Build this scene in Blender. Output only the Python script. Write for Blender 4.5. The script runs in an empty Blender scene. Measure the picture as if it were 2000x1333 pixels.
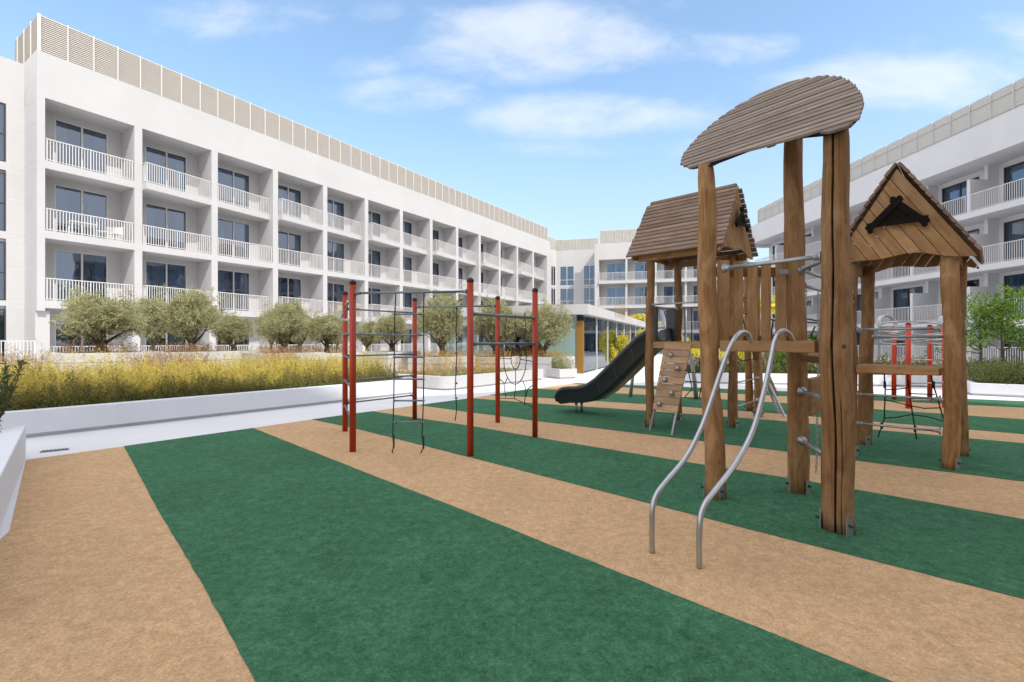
import bpy, math, random
import numpy as np
from mathutils import Vector, Matrix
random.seed(7); rng = np.random.default_rng(11)
SC = bpy.context.scene
COL = SC.collection
R = math.radians
# ------------------------------------------------------------------ camera, sky, sun, exposure
F = 935.0; HZ = 666.5; CAMZ = 1.6
cam = bpy.data.cameras.new('camera'); camo = bpy.data.objects.new('camera', cam); COL.objects.link(camo)
cam.sensor_width = 36; cam.lens = 36*F/2000; cam.clip_start = .05; cam.clip_end = 3000
camo.location = (0, 0, CAMZ); camo.rotation_euler = (R(90), 0, 0)
SC.camera = camo
SC.render.resolution_x = 1024; SC.render.resolution_y = 682
SC.view_settings.view_transform = 'Standard'; SC.view_settings.look = 'None'
SC.view_settings.exposure = .67; SC.view_settings.gamma = 1
SUN_EL, SX, SY = 47.0, .58, -.815
sd = Vector((SX*math.cos(R(SUN_EL)), SY*math.cos(R(SUN_EL)), math.sin(R(SUN_EL))))
sl = bpy.data.lights.new('sun', 'SUN'); sl.energy = 2.3; sl.angle = R(.55); sl.color = (1, .96, .90)
so = bpy.data.objects.new('sun', sl); COL.objects.link(so)
so.rotation_euler = sd.to_track_quat('Z', 'Y').to_euler(); so.location = (20, -20, 40)

w = bpy.data.worlds.new('World'); SC.world = w; w.use_nodes = True
nt = w.node_tree; N = nt.nodes; L = nt.links; N.clear()
def nd(nt, t, **k):
    n = nt.nodes.new(t)
    for a, b in k.items():
        if a == 'op': n.operation = b
        elif a.startswith('i'): n.inputs[int(a[1:])].default_value = b
        else: setattr(n, a, b)
    return n
def math_(nt, op, a, b=None, clamp=False):
    n = nt.nodes.new('ShaderNodeMath'); n.operation = op; n.use_clamp = clamp
    for i, v in enumerate((a, b)):
        if v is None: continue
        if isinstance(v, (int, float)): n.inputs[i].default_value = v
        else: nt.links.new(v, n.inputs[i])
    return n.outputs[0]
sky = nd(nt, 'ShaderNodeTexSky'); sky.sky_type = 'NISHITA'; sky.sun_disc = False
sky.sun_elevation = R(SUN_EL); sky.sun_rotation = math.atan2(SX, SY)
sky.air_density = 1.0; sky.dust_density = 1.6; sky.ozone_density = 1.1
tc = nd(nt, 'ShaderNodeTexCoord'); sp = nd(nt, 'ShaderNodeSeparateXYZ'); L.new(tc.outputs['Generated'], sp.inputs[0])
yy = math_(nt, 'MAXIMUM', sp.outputs[1], .08)
u0 = math_(nt, 'DIVIDE', sp.outputs[0], yy); v0 = math_(nt, 'DIVIDE', sp.outputs[2], yy)
cb = nd(nt, 'ShaderNodeCombineXYZ'); L.new(u0, cb.inputs[0]); L.new(v0, cb.inputs[1])
def noise(nt, vec, scale, detail=6, rough=.6, dist=0):
    n = nt.nodes.new('ShaderNodeTexNoise'); n.inputs['Scale'].default_value = scale; n.inputs['Detail'].default_value = detail
    n.inputs['Roughness'].default_value = rough; n.inputs['Distortion'].default_value = dist
    if vec is not None: nt.links.new(vec, n.inputs['Vector'])
    return n
mp = nd(nt, 'ShaderNodeMapping'); mp.inputs['Scale'].default_value = (1, 2.2, 1); L.new(cb.outputs[0], mp.inputs[0])
n1 = noise(nt, mp.outputs[0], 3.2, 8, .62, .3); n2 = noise(nt, mp.outputs[0], 9, 6, .6, .2)
# clouds: centre (px), half size, strength
clouds = [((1060, 75), (250, 85), 1.15), ((1130, 225), (240, 50), 1.05), ((1750, 160), (230, 60), 1.3), ((790, 185), (160, 42), .8),
          ((700, 130), (90, 32), .7), ((460, 35), (220, 50), .8), ((1430, 95), (170, 38), .75), ((730, 30), (75, 40), .6),
          ((1180, 290), (330, 30), .55), ((2150, 60), (200, 60), .8), ((-150, 150), (240, 70), .6), ((1250,20),(160,40),.6)]
acc = None
for (cx, cy), (rx, ry), st in clouds:
    a = math_(nt, 'MULTIPLY', math_(nt, 'SUBTRACT', u0, (cx-1000)/F), F/rx)
    b = math_(nt, 'MULTIPLY', math_(nt, 'SUBTRACT', v0, (HZ-cy)/F), F/ry)
    d = math_(nt, 'ADD', math_(nt, 'MULTIPLY', a, a), math_(nt, 'MULTIPLY', b, b))
    g = math_(nt, 'MULTIPLY', math_(nt, 'SUBTRACT', 1.3, d, True), st)
    g = math_(nt, 'DIVIDE', st, math_(nt, 'ADD', 1.0, math_(nt, 'MULTIPLY', d, math_(nt, 'MULTIPLY', d, .9))))
    acc = g if acc is None else math_(nt, 'MAXIMUM', acc, g)
nn = math_(nt, 'ADD', math_(nt, 'MULTIPLY', n1.outputs[0], .75), math_(nt, 'MULTIPLY', n2.outputs[0], .25))
cl = math_(nt, 'SUBTRACT', math_(nt, 'ADD', math_(nt, 'MULTIPLY', acc, .42), nn), .655)
cl = math_(nt, 'MULTIPLY', cl, 2.3, True)
sm = nd(nt, 'ShaderNodeMapRange'); sm.interpolation_type = 'SMOOTHSTEP'; L.new(cl, sm.inputs[0]); sm.inputs[4].default_value = .55
front = math_(nt, 'MULTIPLY', math_(nt, 'ADD', sp.outputs[1], -.05), 6, True)
cf0 = math_(nt, 'MULTIPLY', sm.outputs[0], front)
# broken cloud added out of view, behind and overhead, as neutral fill light
n3 = noise(nt, tc.outputs['Generated'], 2.1, 7, .6, .4)
bk = nd(nt, 'ShaderNodeMapRange'); bk.interpolation_type = 'SMOOTHSTEP'; L.new(n3.outputs[0], bk.inputs[0]); bk.inputs[1].default_value = .34; bk.inputs[2].default_value = .56; bk.inputs[4].default_value = .95
outside = math_(nt, 'SUBTRACT', 1.0, math_(nt, 'MULTIPLY', math_(nt, 'SUBTRACT', math_(nt, 'SUBTRACT', sp.outputs[1], math_(nt, 'MULTIPLY', sp.outputs[2], 1.05)), -.12), 5, True))
cf = math_(nt, 'ADD', cf0, math_(nt, 'MULTIPLY', bk.outputs[0], outside), True)
mx = nd(nt, 'ShaderNodeMix', data_type='RGBA'); L.new(cf, mx.inputs[0])
# thin pale veil of high cloud towards the horizon
veil = nd(nt, 'ShaderNodeMapRange'); veil.interpolation_type = 'SMOOTHSTEP'; L.new(sp.outputs[2], veil.inputs[0]); veil.inputs[1].default_value = .02; veil.inputs[2].default_value = .52; veil.inputs[3].default_value = .72; veil.inputs[4].default_value = .16
vx = nd(nt, 'ShaderNodeMix', data_type='RGBA'); L.new(veil.outputs[0], vx.inputs[0]); tn = nd(nt, 'ShaderNodeVectorMath', operation='MULTIPLY'); L.new(sky.outputs[0], tn.inputs[0]); tn.inputs[1].default_value = (1.05, 1.30, 1.32); L.new(tn.outputs[0], vx.inputs[6]); vx.inputs[7].default_value = (3.05, 3.45, 4.25, 1)
L.new(vx.outputs[2], mx.inputs[6]); mx.inputs[7].default_value = (5.0, 4.95, 5.2, 1)
bg = nd(nt, 'ShaderNodeBackground'); bg.inputs[1].default_value = .15
bkc = nd(nt, 'ShaderNodeMix', data_type='RGBA'); L.new(math_(nt, 'MULTIPLY', bk.outputs[0], outside), bkc.inputs[0]); L.new(mx.outputs[2], bkc.inputs[6]); bkc.inputs[7].default_value = (6.2, 6.05, 6.25, 1)  # unseen added cloud brightened to raise the light in shaded areas
L.new(bkc.outputs[2], bg.inputs[0])
wo = nd(nt, 'ShaderNodeOutputWorld'); L.new(bg.outputs[0], wo.inputs[0])

# ------------------------------------------------------------------ pixel -> world helpers
def G(px, py, z=0.0):
    Y = F*(CAMZ-z)/(py-HZ); return Vector(((px-1000)/F*Y, Y, z))
def P(px, py, Y):
    return Vector(((px-1000)/F*Y, Y, CAMZ+(HZ-py)/F*Y))
def ray_plane(px, py, P0, n):
    d = Vector(((px-1000)/F, 1, (HZ-py)/F)); c = Vector((0, 0, CAMZ))
    return c + d*((P0-c).dot(n)/d.dot(n))

# ------------------------------------------------------------------ materials
MATS = {}
def mat(name, col, rough=.7, metal=0, spec=.5, var=.0, vscale=3, bump=0, bscale=40, col2=None, fine=0, fscale=200, coord='Object', bdist=.01, blotch=0):
    m = bpy.data.materials.new(name); m.use_nodes = True; t = m.node_tree; b = t.nodes['Principled BSDF']
    b.inputs['Roughness'].default_value = rough; b.inputs['Metallic'].default_value = metal
    b.inputs['Specular IOR Level'].default_value = spec
    c2 = col2 or tuple(x*(1-var) for x in col)
    tcn = t.nodes.new('ShaderNodeTexCoord'); vec = tcn.outputs[coord]
    n = noise(t, vec, vscale, 5, .65, .3)
    mr = nd(t, 'ShaderNodeMapRange'); t.links.new(n.outputs[0], mr.inputs[0]); mr.inputs[1].default_value = .3; mr.inputs[2].default_value = .7
    mix = nd(t, 'ShaderNodeMix', data_type='RGBA'); t.links.new(mr.outputs[0], mix.inputs[0])
    mix.inputs[6].default_value = (*col, 1); mix.inputs[7].default_value = (*c2, 1)
    out = mix.outputs[2]
    if fine:
        f = noise(t, vec, fscale, 3, .7)
        fr = nd(t, 'ShaderNodeMapRange'); t.links.new(f.outputs[0], fr.inputs[0]); fr.inputs[1].default_value = .3; fr.inputs[2].default_value = .7
        fr.inputs[3].default_value = 1-fine; fr.inputs[4].default_value = 1+fine
        vm = nd(t, 'ShaderNodeVectorMath', operation='SCALE'); t.links.new(out, vm.inputs[0]); t.links.new(fr.outputs[0], vm.inputs[3]); out = vm.outputs[0]
    if blotch:
        for sc_, am in ((26, blotch), (1.1, blotch*.55), (150, blotch*1.3)):
            f = noise(t, vec, sc_, 6, .75, .8); fr = nd(t, 'ShaderNodeMapRange'); t.links.new(f.outputs[0], fr.inputs[0]); fr.inputs[1].default_value = .35; fr.inputs[2].default_value = .68
            fr.inputs[3].default_value = 1-am; fr.inputs[4].default_value = 1+am
            vm = nd(t, 'ShaderNodeVectorMath', operation='SCALE'); t.links.new(out, vm.inputs[0]); t.links.new(fr.outputs[0], vm.inputs[3]); out = vm.outputs[0]
    t.links.new(out, b.inputs['Base Color'])
    if bump:
        bn = noise(t, vec, bscale, 4, .6); bp = nd(t, 'ShaderNodeBump'); bp.inputs['Strength'].default_value = bump; bp.inputs['Distance'].default_value = bdist
        t.links.new(bn.outputs[0], bp.inputs['Height']); t.links.new(bp.outputs[0], b.inputs['Normal'])
    MATS[name] = m; return m
def wood(name, c1, c2, c3, rough=.75, streak=14):
    m = bpy.data.materials.new(name); m.use_nodes = True; t = m.node_tree; b = t.nodes['Principled BSDF']
    b.inputs['Roughness'].default_value = rough; b.inputs['Specular IOR Level'].default_value = .3
    at = nd(t, 'ShaderNodeAttribute', attribute_name='grain'); ti = nd(t, 'ShaderNodeAttribute', attribute_name='tint')
    mp = nd(t, 'ShaderNodeMapping'); mp.inputs['Scale'].default_value = (1.0, streak, streak); t.links.new(at.outputs['Vector'], mp.inputs[0])
    a = noise(t, mp.outputs[0], 1.6, 8, .7, 1.2)
    mp2 = nd(t, 'ShaderNodeMapping'); mp2.inputs['Scale'].default_value = (1.2, 3.5, 3.5); t.links.new(at.outputs['Vector'], mp2.inputs[0])
    c = noise(t, mp2.outputs[0], 1.8, 5, .65, .8)
    r1 = nd(t, 'ShaderNodeMapRange'); t.links.new(a.outputs[0], r1.inputs[0]); r1.inputs[1].default_value = .32; r1.inputs[2].default_value = .68
    m1 = nd(t, 'ShaderNodeMix', data_type='RGBA'); t.links.new(r1.outputs[0], m1.inputs[0]); m1.inputs[6].default_value = (*c1, 1); m1.inputs[7].default_value = (*c2, 1)
    r2 = nd(t, 'ShaderNodeMapRange'); t.links.new(c.outputs[0], r2.inputs[0]); r2.inputs[1].default_value = .42; r2.inputs[2].default_value = .75
    m2 = nd(t, 'ShaderNodeMix', data_type='RGBA'); t.links.new(r2.outputs[0], m2.inputs[0]); t.links.new(m1.outputs[2], m2.inputs[6]); m2.inputs[7].default_value = (*c3, 1)
    sc = nd(t, 'ShaderNodeMapRange'); t.links.new(ti.outputs['Fac'], sc.inputs[0]); sc.clamp = False; sc.inputs[3].default_value = .78; sc.inputs[4].default_value = 1.2
    vm = nd(t, 'ShaderNodeVectorMath', operation='SCALE'); t.links.new(m2.outputs[2], vm.inputs[0]); t.links.new(sc.outputs[0], vm.inputs[3])
    t.links.new(vm.outputs[0], b.inputs['Base Color'])
    bp = nd(t, 'ShaderNodeBump'); bp.inputs['Strength'].default_value = .5; bp.inputs['Distance'].default_value = .006
    t.links.new(a.outputs[0], bp.inputs['Height']); t.links.new(bp.outputs[0], b.inputs['Normal'])
    MATS[name] = m; return m
def leafmat(name, c1, c2, trans=.25):
    m = bpy.data.materials.new(name); m.use_nodes = True; t = m.node_tree; b = t.nodes['Principled BSDF']
    b.inputs['Roughness'].default_value = .6; b.inputs['Specular IOR Level'].default_value = .3
    ti = nd(t, 'ShaderNodeAttribute', attribute_name='tint')
    m1 = nd(t, 'ShaderNodeMix', data_type='RGBA'); t.links.new(ti.outputs['Fac'], m1.inputs[0]); m1.inputs[6].default_value = (*c1, 1); m1.inputs[7].default_value = (*c2, 1)
    t.links.new(m1.outputs[2], b.inputs['Base Color'])
    tr = nd(t, 'ShaderNodeBsdfTranslucent'); t.links.new(m1.outputs[2], tr.inputs[0])
    ms = nd(t, 'ShaderNodeMixShader'); ms.inputs[0].default_value = trans
    t.links.new(b.outputs[0], ms.inputs[1]); t.links.new(tr.outputs[0], ms.inputs[2]); t.links.new(ms.outputs[0], t.nodes['Material Output'].inputs[0])
    MATS[name] = m; return m
def glassmat(name, tint, refl):
    m = bpy.data.materials.new(name); m.use_nodes = True; t = m.node_tree; t.nodes.remove(t.nodes['Principled BSDF'])
    tr = nd(t, 'ShaderNodeBsdfTransparent'); tr.inputs[0].default_value = (*tint, 1)
    gl = nd(t, 'ShaderNodeBsdfGlossy'); gl.inputs['Roughness'].default_value = .015; gl.inputs[0].default_value = (.60, .72, .90, 1) if 'win' in name else (.85, .93, 1, 1)
    tc_ = nd(t, 'ShaderNodeTexCoord'); nz = noise(t, tc_.outputs['Object'], .9, 2, .5); bp = nd(t, 'ShaderNodeBump'); bp.inputs['Strength'].default_value = .12; bp.inputs['Distance'].default_value = .05
    t.links.new(nz.outputs[0], bp.inputs['Height']); t.links.new(bp.outputs[0], gl.inputs['Normal'])
    fr = nd(t, 'ShaderNodeFresnel'); fr.inputs[0].default_value = 1.5
    f = math_(t, 'ADD', fr.outputs[0], refl, True)
    ms = nd(t, 'ShaderNodeMixShader'); t.links.new(f, ms.inputs[0]); t.links.new(tr.outputs[0], ms.inputs[1]); t.links.new(gl.outputs[0], ms.inputs[2])
    t.links.new(ms.outputs[0], t.nodes['Material Output'].inputs[0]); MATS[name] = m; return m

mat('plaster', (.545, .535, .53), .85, var=.09, vscale=.35, bump=.15, bscale=30, fine=.02, fscale=8)
mat('plaster_shade_lift', (.66, .66, .67), .85, var=.08, vscale=.35, bump=.15, bscale=30)  # same plaster, lightened in colour to offset the shade on the right block
mat('plaster_grey', (.62, .62, .63), .85, var=.06, vscale=.6)
mat('planter_white', (.74, .75, .79), .75, var=.06, vscale=1.3, fine=.03, fscale=60, bump=.1, bscale=60)
mat('paving', (.72, .71, .72), .7, var=.10, vscale=.7, fine=.04, fscale=30, bump=.1, bscale=50)
mat('rubber_tan', (.62, .41, .232), .95, spec=.15, col2=(.48, .305, .16), vscale=11, fine=.22, fscale=70, bump=.9, bscale=95, bdist=.006, blotch=.13)
mat('rubber_green', (.032, .118, .056), .95, spec=.15, col2=(.066, .182, .098), vscale=11, fine=.32, fscale=70, bump=.9, bscale=95, bdist=.006, blotch=.26)
mat('soil', (.06, .045, .03), .95, var=.4, vscale=8, bump=.6, bscale=30)
mat('louvre', (.53, .49, .435), .6, var=.04, vscale=2)
mat('louvre_light', (.50, .485, .44), .6, var=.04, vscale=2)
mat('louvre_post', (.62, .60, .57), .6)
mat('frame_white', (.62, .61, .60), .5)
mat('frame_dark', (.05, .05, .055), .4)
mat('rail_white', (.66, .64, .62), .5, var=.04)
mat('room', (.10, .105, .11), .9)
mat('curtain', (.62, .65, .68), .9, var=.1, vscale=2)
mat('red_paint', (.42, .034, .004), .5, var=.12, vscale=5, fine=.05, fscale=60)
mat('orange_paint', (.60, .045, .010), .38, var=.08, vscale=5)
mat('black_cap', (.015, .015, .016), .55)
mat('grey_steel', (.20, .23, .26), .42, metal=.55, var=.15, vscale=20)
mat('galv', (.42, .43, .45), .42, metal=.8, var=.25, vscale=14, fine=.08, fscale=60)
mat('stainless', (.50, .50, .51), .40, metal=1.0, var=.12, vscale=9)
mat('rope', (.028, .03, .033), .8, var=.3, vscale=60, bump=.5, bscale=200)
mat('slide_grey', (.042, .045, .053), .36, var=.25, vscale=5, fine=.06, fscale=50)
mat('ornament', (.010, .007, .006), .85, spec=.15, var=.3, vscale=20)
mat('bark', (.16, .115, .08), .9, var=.45, vscale=12, bump=.9, bscale=20, bdist=.04)
mat('gold', (.55, .32, .08), .4, metal=.3)
mat('bronze_panel', (.36, .19, .035), .45, metal=.2, var=.1)
mat('green_panel', (.30, .43, .40), .3, var=.08, vscale=1)
mat('inner_dark', (.035, .035, .04), .8)
mat('white_plastic', (.78, .77, .75), .45)
mat('teak', (.50, .30, .12), .6, var=.2, vscale=10)
mat('canvas', (.8, .8, .8), .8)
mat('drain', (.22, .23, .25), .5, metal=.5)
wood('wood_post', (.31, .155, .055), (.13, .058, .021), (.40, .24, .115), streak=22)
wood('wood_board', (.37, .20, .082), (.22, .11, .042), (.46, .28, .135), streak=20)
wood('wood_roof', (.23, .155, .108), (.16, .105, .072), (.30, .22, .165))
wood('wood_canopy', (.27, .21, .165), (.19, .145, .115), (.33, .27, .225))
wood('wood_ramp', (.42, .27, .16), (.30, .18, .10), (.46, .33, .21))
leafmat('olive_leaf', (.22, .225, .09), (.62, .60, .36), .4)
leafmat('yellow_leaf', (.50, .385, .055), (.86, .71, .20), .4)
leafmat('sprig_leaf', (.13, .115, .035), (.36, .33, .10), .3)
leafmat('dark_leaf', (.05, .075, .02), (.20, .22, .07))
leafmat('fresh_leaf', (.07, .15, .02), (.24, .38, .06), .4)
leafmat('red_grass', (.26, .11, .07), (.48, .33, .17), .3)
leafmat('gold_grass', (.48, .27, .05), (.70, .50, .14), .3)
leafmat('lime_leaf', (.42, .42, .05), (.90, .76, .10), .4)
leafmat('flower', (.55, .42, .38), (.75, .72, .66), .2)
glassmat('glass_win', (.28, .38, .46), .17)
glassmat('glass_shop', (.42, .50, .48), .10)

# ------------------------------------------------------------------ object helpers
def tag(o, label=None, cat=None, group=None, kind=None):
    if label: o['label'] = label
    if cat: o['category'] = cat
    if group: o['group'] = group
    if kind: o['kind'] = kind
    return o
def empty(name, loc, rz=0, label=None, cat=None, group=None):
    o = bpy.data.objects.new(name, None); COL.objects.link(o); o.location = loc; o.rotation_euler = (0, 0, rz)
    o.empty_display_size = .2
    return tag(o, label, cat, group)
def wmat(o):
    m = Matrix.Translation(o.location) @ o.rotation_euler.to_matrix().to_4x4() @ Matrix.Diagonal((*o.scale, 1))
    return wmat(o.parent) @ m if o.parent else m
KIDS = {}
def reg(o):
    if o.parent: KIDS.setdefault(o.parent.name, []).append(o)
def copy_tree(o, parent=None):
    c = o.copy(); COL.objects.link(c)
    if parent is not None: c.parent = parent
    reg(c) if c.parent else None
    for ch in list(KIDS.get(o.name, [])): copy_tree(ch, c)
    return c
class MB:
    def __init__(s): s.v = []; s.f = []; s.g = []; s.t = []; s.sm = []
    def _add(s, vs, fs, gs=None, smooth=False, t=None):
        b = len(s.v); s.v += [tuple(x) for x in vs]
        off = (random.random()*50, random.random()*50, random.random()*50)
        gs = gs or [tuple(x) for x in vs]
        s.g += [(g[0]+off[0], g[1]+off[1], g[2]+off[2]) for g in gs]
        tt = random.random() if t is None else t
        s.t += [tt]*len(vs)
        s.f += [tuple(b+i for i in f) for f in fs]; s.sm += [smooth]*len(fs)
    def box(s, x0, x1, y0, y1, z0, z1, t=None, M=None):
        vs = [(x, y, z) for x in (x0, x1) for y in (y0, y1) for z in (z0, z1)]
        fs = [(0, 1, 3, 2), (4, 6, 7, 5), (0, 4, 5, 1), (2, 3, 7, 6), (0, 2, 6, 4), (1, 5, 7, 3)]
        if M is not None: vs2 = [M @ Vector(v) for v in vs]
        else: vs2 = vs
        dims = (x1-x0, y1-y0, z1-z0); k = max(range(3), key=lambda i: dims[i]); o = [k]+[i for i in range(3) if i != k]
        s._add(vs2, fs, [tuple(v[i] for i in o) for v in vs], t=t)
    def bbox(s, c, ax, ay, az, dx, dy, dz, t=None, bev=0):
        """oriented box, centre c, unit axes, full sizes; optional bevel on long edges (ax = length)"""
        c = Vector(c); ax = Vector(ax); ay = Vector(ay); az = Vector(az)
        if bev:
            b = bev; pr = [(-dy/2+b, -dz/2), (dy/2-b, -dz/2), (dy/2, -dz/2+b), (dy/2, dz/2-b), (dy/2-b, dz/2), (-dy/2+b, dz/2), (-dy/2, dz/2-b), (-dy/2, -dz/2+b)]
        else: pr = [(-dy/2, -dz/2), (dy/2, -dz/2), (dy/2, dz/2), (-dy/2, dz/2)]
        n = len(pr); vs = []; gs = []
        for x in (-dx/2, dx/2):
            for a, b2 in pr: vs.append(c+ax*x+ay*a+az*b2); gs.append((x, a, b2))
        fs = [tuple(range(n))[::-1], tuple(range(n, 2*n))]+[(i, (i+1) % n, n+(i+1) % n, n+i) for i in range(n)]
        s._add(vs, fs, gs, t=t)
    def bar(s, a, b, wy, wz, up=(0, 0, 1), t=None, bev=0):
        a = Vector(a); b = Vector(b); ax = (b-a).normalized(); up = Vector(up)
        ay = up.cross(ax).normalized(); az = ax.cross(ay)
        s.bbox((a+b)/2, ax, ay, az, (b-a).length, wy, wz, t, bev)
    def prism(s, pts, ext, t=None, gax=None):
        """polygon pts (3D, planar) extruded by vector ext"""
        n = len(pts); ext = Vector(ext); vs = [Vector(p) for p in pts]+[Vector(p)+ext for p in pts]
        fs = [tuple(range(n))[::-1], tuple(range(n, 2*n))]+[(i, (i+1) % n, n+(i+1) % n, n+i) for i in range(n)]
        gs = None
        if gax:
            g0 = Vector(gax[0]); g1 = Vector(gax[1]); gs = [(v.dot(g0), v.dot(g1), v.dot(g0.cross(g1))) for v in vs]
        s._add(vs, fs, gs, t=t)
    def tube(s, pts, r, n=8, closed=False, cap=True, t=None, rf=None, gl=0):
        pts = [Vector(p) for p in pts]; m = len(pts); vs = []; gs = []; d0 = None; Ln = 0
        rr = r if isinstance(r, (list, tuple)) else [r]*m
        for i, p in enumerate(pts):
            if closed: d = pts[(i+1) % m]-pts[i-1]
            else: d = pts[min(i+1, m-1)]-pts[max(i-1, 0)]
            d = d.normalized() if d.length > 1e-9 else Vector((0, 0, 1))
            if d0 is None:
                ref = Vector((0, 0, 1)) if abs(d.z) < .9 else Vector((1, 0, 0))
                a = d.cross(ref).normalized()
            else: a = (a - d*a.dot(d)).normalized()
            d0 = d; b = d.cross(a)
            if i: Ln += (p-pts[i-1]).length
            for k in range(n):
                th = 2*math.pi*k/n; q = rr[i]*(rf(th, Ln) if rf else 1)
                vs.append(p+a*math.cos(th)*q+b*math.sin(th)*q); gs.append((Ln, math.cos(th)*rr[i], math.sin(th)*rr[i]))
        fs = []
        for i in range(m if closed else m-1):
            j = (i+1) % m
            for k in range(n): fs.append((i*n+k, i*n+(k+1) % n, j*n+(k+1) % n, j*n+k))
        s._add(vs, fs, gs, smooth=True, t=t)
        if cap and not closed:
            b = len(s.v)-m*n; s.f += [tuple(b+k for k in range(n))[::-1], tuple(b+(m-1)*n+k for k in range(n))]; s.sm += [False, False]
    def sphere(s, c, r, n=8, sz=1.0, t=None):
        c = Vector(c); pts = []; rr = []
        for i in range(n+1):
            a = math.pi*i/n; pts.append(c+Vector((0, 0, -math.cos(a)*r*sz))); rr.append(max(math.sin(a)*r, .0005))
        s.tube(pts, rr, n*2, t=t)
    def build(s, name, m, parent=None, world=True, smooth=None):
        me = bpy.data.meshes.new(name)
        vs = s.v
        if parent is not None and world:
            Mi = wmat(parent).inverted(); vs = [Mi @ Vector(v) for v in vs]
        me.from_pydata([tuple(v) for v in vs], [], s.f)
        at = me.attributes.new('grain', 'FLOAT_VECTOR', 'POINT'); at.data.foreach_set('vector', np.array(s.g, 'f').ravel())
        a2 = me.attributes.new('tint', 'FLOAT', 'POINT'); a2.data.foreach_set('value', np.array(s.t, 'f'))
        me.polygons.foreach_set('use_smooth', s.sm if smooth is None else [smooth]*len(s.f))
        me.materials.append(MATS[m]); me.update()
        o = bpy.data.objects.new(name, me); COL.objects.link(o)
        if parent is not None: o.parent = parent; reg(o)
        return o
def sheet(name, pts, z, m, kind='structure'):
    b = MB(); b._add([(p[0], p[1], z) for p in pts], [tuple(range(len(pts)))])
    o = b.build(name, m); tag(o, kind=kind)
    if o.data.polygons[0].normal.z < 0: o.data.flip_normals()
    return o

# ------------------------------------------------------------------ foliage helpers (numpy)
def leaf_mesh(name, m, pos, dr, length, width, tint, parent=None, world=True, curl=0):
    """quads: a diamond leaf at pos (n,3), along dr (n,3)"""
    n = len(pos); dr = dr/np.maximum(np.linalg.norm(dr, axis=1, keepdims=True), 1e-6)
    rnd = rng.normal(size=(n, 3)); side = np.cross(dr, rnd); side /= np.maximum(np.linalg.norm(side, axis=1, keepdims=True), 1e-6)
    length = np.broadcast_to(length, (n,))[:, None]; width = np.broadcast_to(width, (n,))[:, None]
    a = pos; b = pos+dr*length*.45+side*width*.5; c = pos+dr*length; d = pos+dr*length*.45-side*width*.5
    V = np.stack([a, b, c, d], 1).reshape(-1, 3)
    if parent is not None and world:
        Mi = np.array(wmat(parent).inverted()); V = V @ Mi[:3, :3].T + Mi[:3, 3]
    me = bpy.data.meshes.new(name); me.vertices.add(4*n); me.vertices.foreach_set('co', V.astype('f').ravel())
    me.loops.add(4*n); me.loops.foreach_set('vertex_index', np.arange(4*n, dtype='i'))
    me.polygons.add(n); me.polygons.foreach_set('loop_start', np.arange(0, 4*n, 4, dtype='i')); me.polygons.foreach_set('loop_total', np.full(n, 4, 'i'))
    at = me.attributes.new('tint', 'FLOAT', 'POINT'); at.data.foreach_set('value', np.repeat(np.clip(tint, 0, 1), 4).astype('f'))
    me.materials.append(MATS[m]); me.update(); me.validate()
    o = bpy.data.objects.new(name, me); COL.objects.link(o)
    if parent is not None: o.parent = parent; reg(o)
    return o
def crown_points(blobs, nspr, per, spread=.06, up=.25, seed=0, inner=.45):
    """sprigs of leaves spread through blobs (cx,cy,cz,rx,ry,rz)"""
    r = np.random.default_rng(seed); B = np.array(blobs); vol = B[:, 3]*B[:, 4]*B[:, 5]
    k = r.choice(len(B), nspr, p=vol/vol.sum()); d = r.normal(size=(nspr, 3)); d /= np.linalg.norm(d, axis=1, keepdims=True)
    rad = inner+(1.05-inner)*r.random(nspr)**.6; c = B[k, :3]+d*B[k, 3:]*rad[:, None]
    sd_ = d+np.array([0, 0, up])+r.normal(size=(nspr, 3))*.4; sd_ /= np.linalg.norm(sd_, axis=1, keepdims=True)
    tb = r.random(nspr)
    pos = np.repeat(c, per, 0); dd = np.repeat(sd_, per, 0); s = r.random(nspr*per)[:, None]*spread*3
    pos = pos+dd*s+r.normal(size=pos.shape)*spread*.35; dl = dd*.7+r.normal(size=pos.shape)*.55
    t = np.repeat(tb, per)*.6+r.random(len(pos))*.4
    return pos, dl, t
def limb(mb, a, b, r0, r1, bend=.1, n=5):
    a = Vector(a); b = Vector(b); pts = []; rr = []
    off = Vector((random.uniform(-1, 1), random.uniform(-1, 1), random.uniform(-.3, .3)))*bend*(b-a).length
    for i in range(n+1):
        u = i/n; pts.append(a.lerp(b, u)+off*math.sin(math.pi*u)); rr.append(r0+(r1-r0)*u)
    mb.tube(pts, rr, 7)

# ------------------------------------------------------------------ the ground
sheet('ground', [(-400, -400), (400, -400), (400, 900), (-400, 900)], 0, 'paving')
bd = [G(51, 899), G(242, 872.5), G(485, 838), G(609, 820), G(727, 804), G(817, 792), G(919, 778.5), G(1000, 765.5), G(1054, 758), G(1126, 748.5),
      G(1335, 756), G(1524, 764), G(1881, 780), G(2000, 784), Vector((17.5, 10.5, 0)), Vector((16.5, -1, 0)), Vector((-1.2, -1, 0)), Vector((-4.22, 4.02, 0))]
sheet('playground_surface', bd, .004, 'rubber_tan')
def edge(pts, ext=9.):
    q = [G(*p) for p in pts]; d = (q[-1]-q[-2]).normalized(); q.append(q[-1]+d*ext); o = []
    for a_, b_ in zip(q, q[1:]):
        n_s = max(1, int((b_-a_).length/.12)); nn_ = (b_-a_).normalized(); nn_ = Vector((-nn_.y, nn_.x, 0))
        for k in range(n_s): o.append(a_.lerp(b_, k/n_s)+nn_*random.uniform(-.004, .004)*(k > 0))
    return o+[q[-1]]
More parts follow.
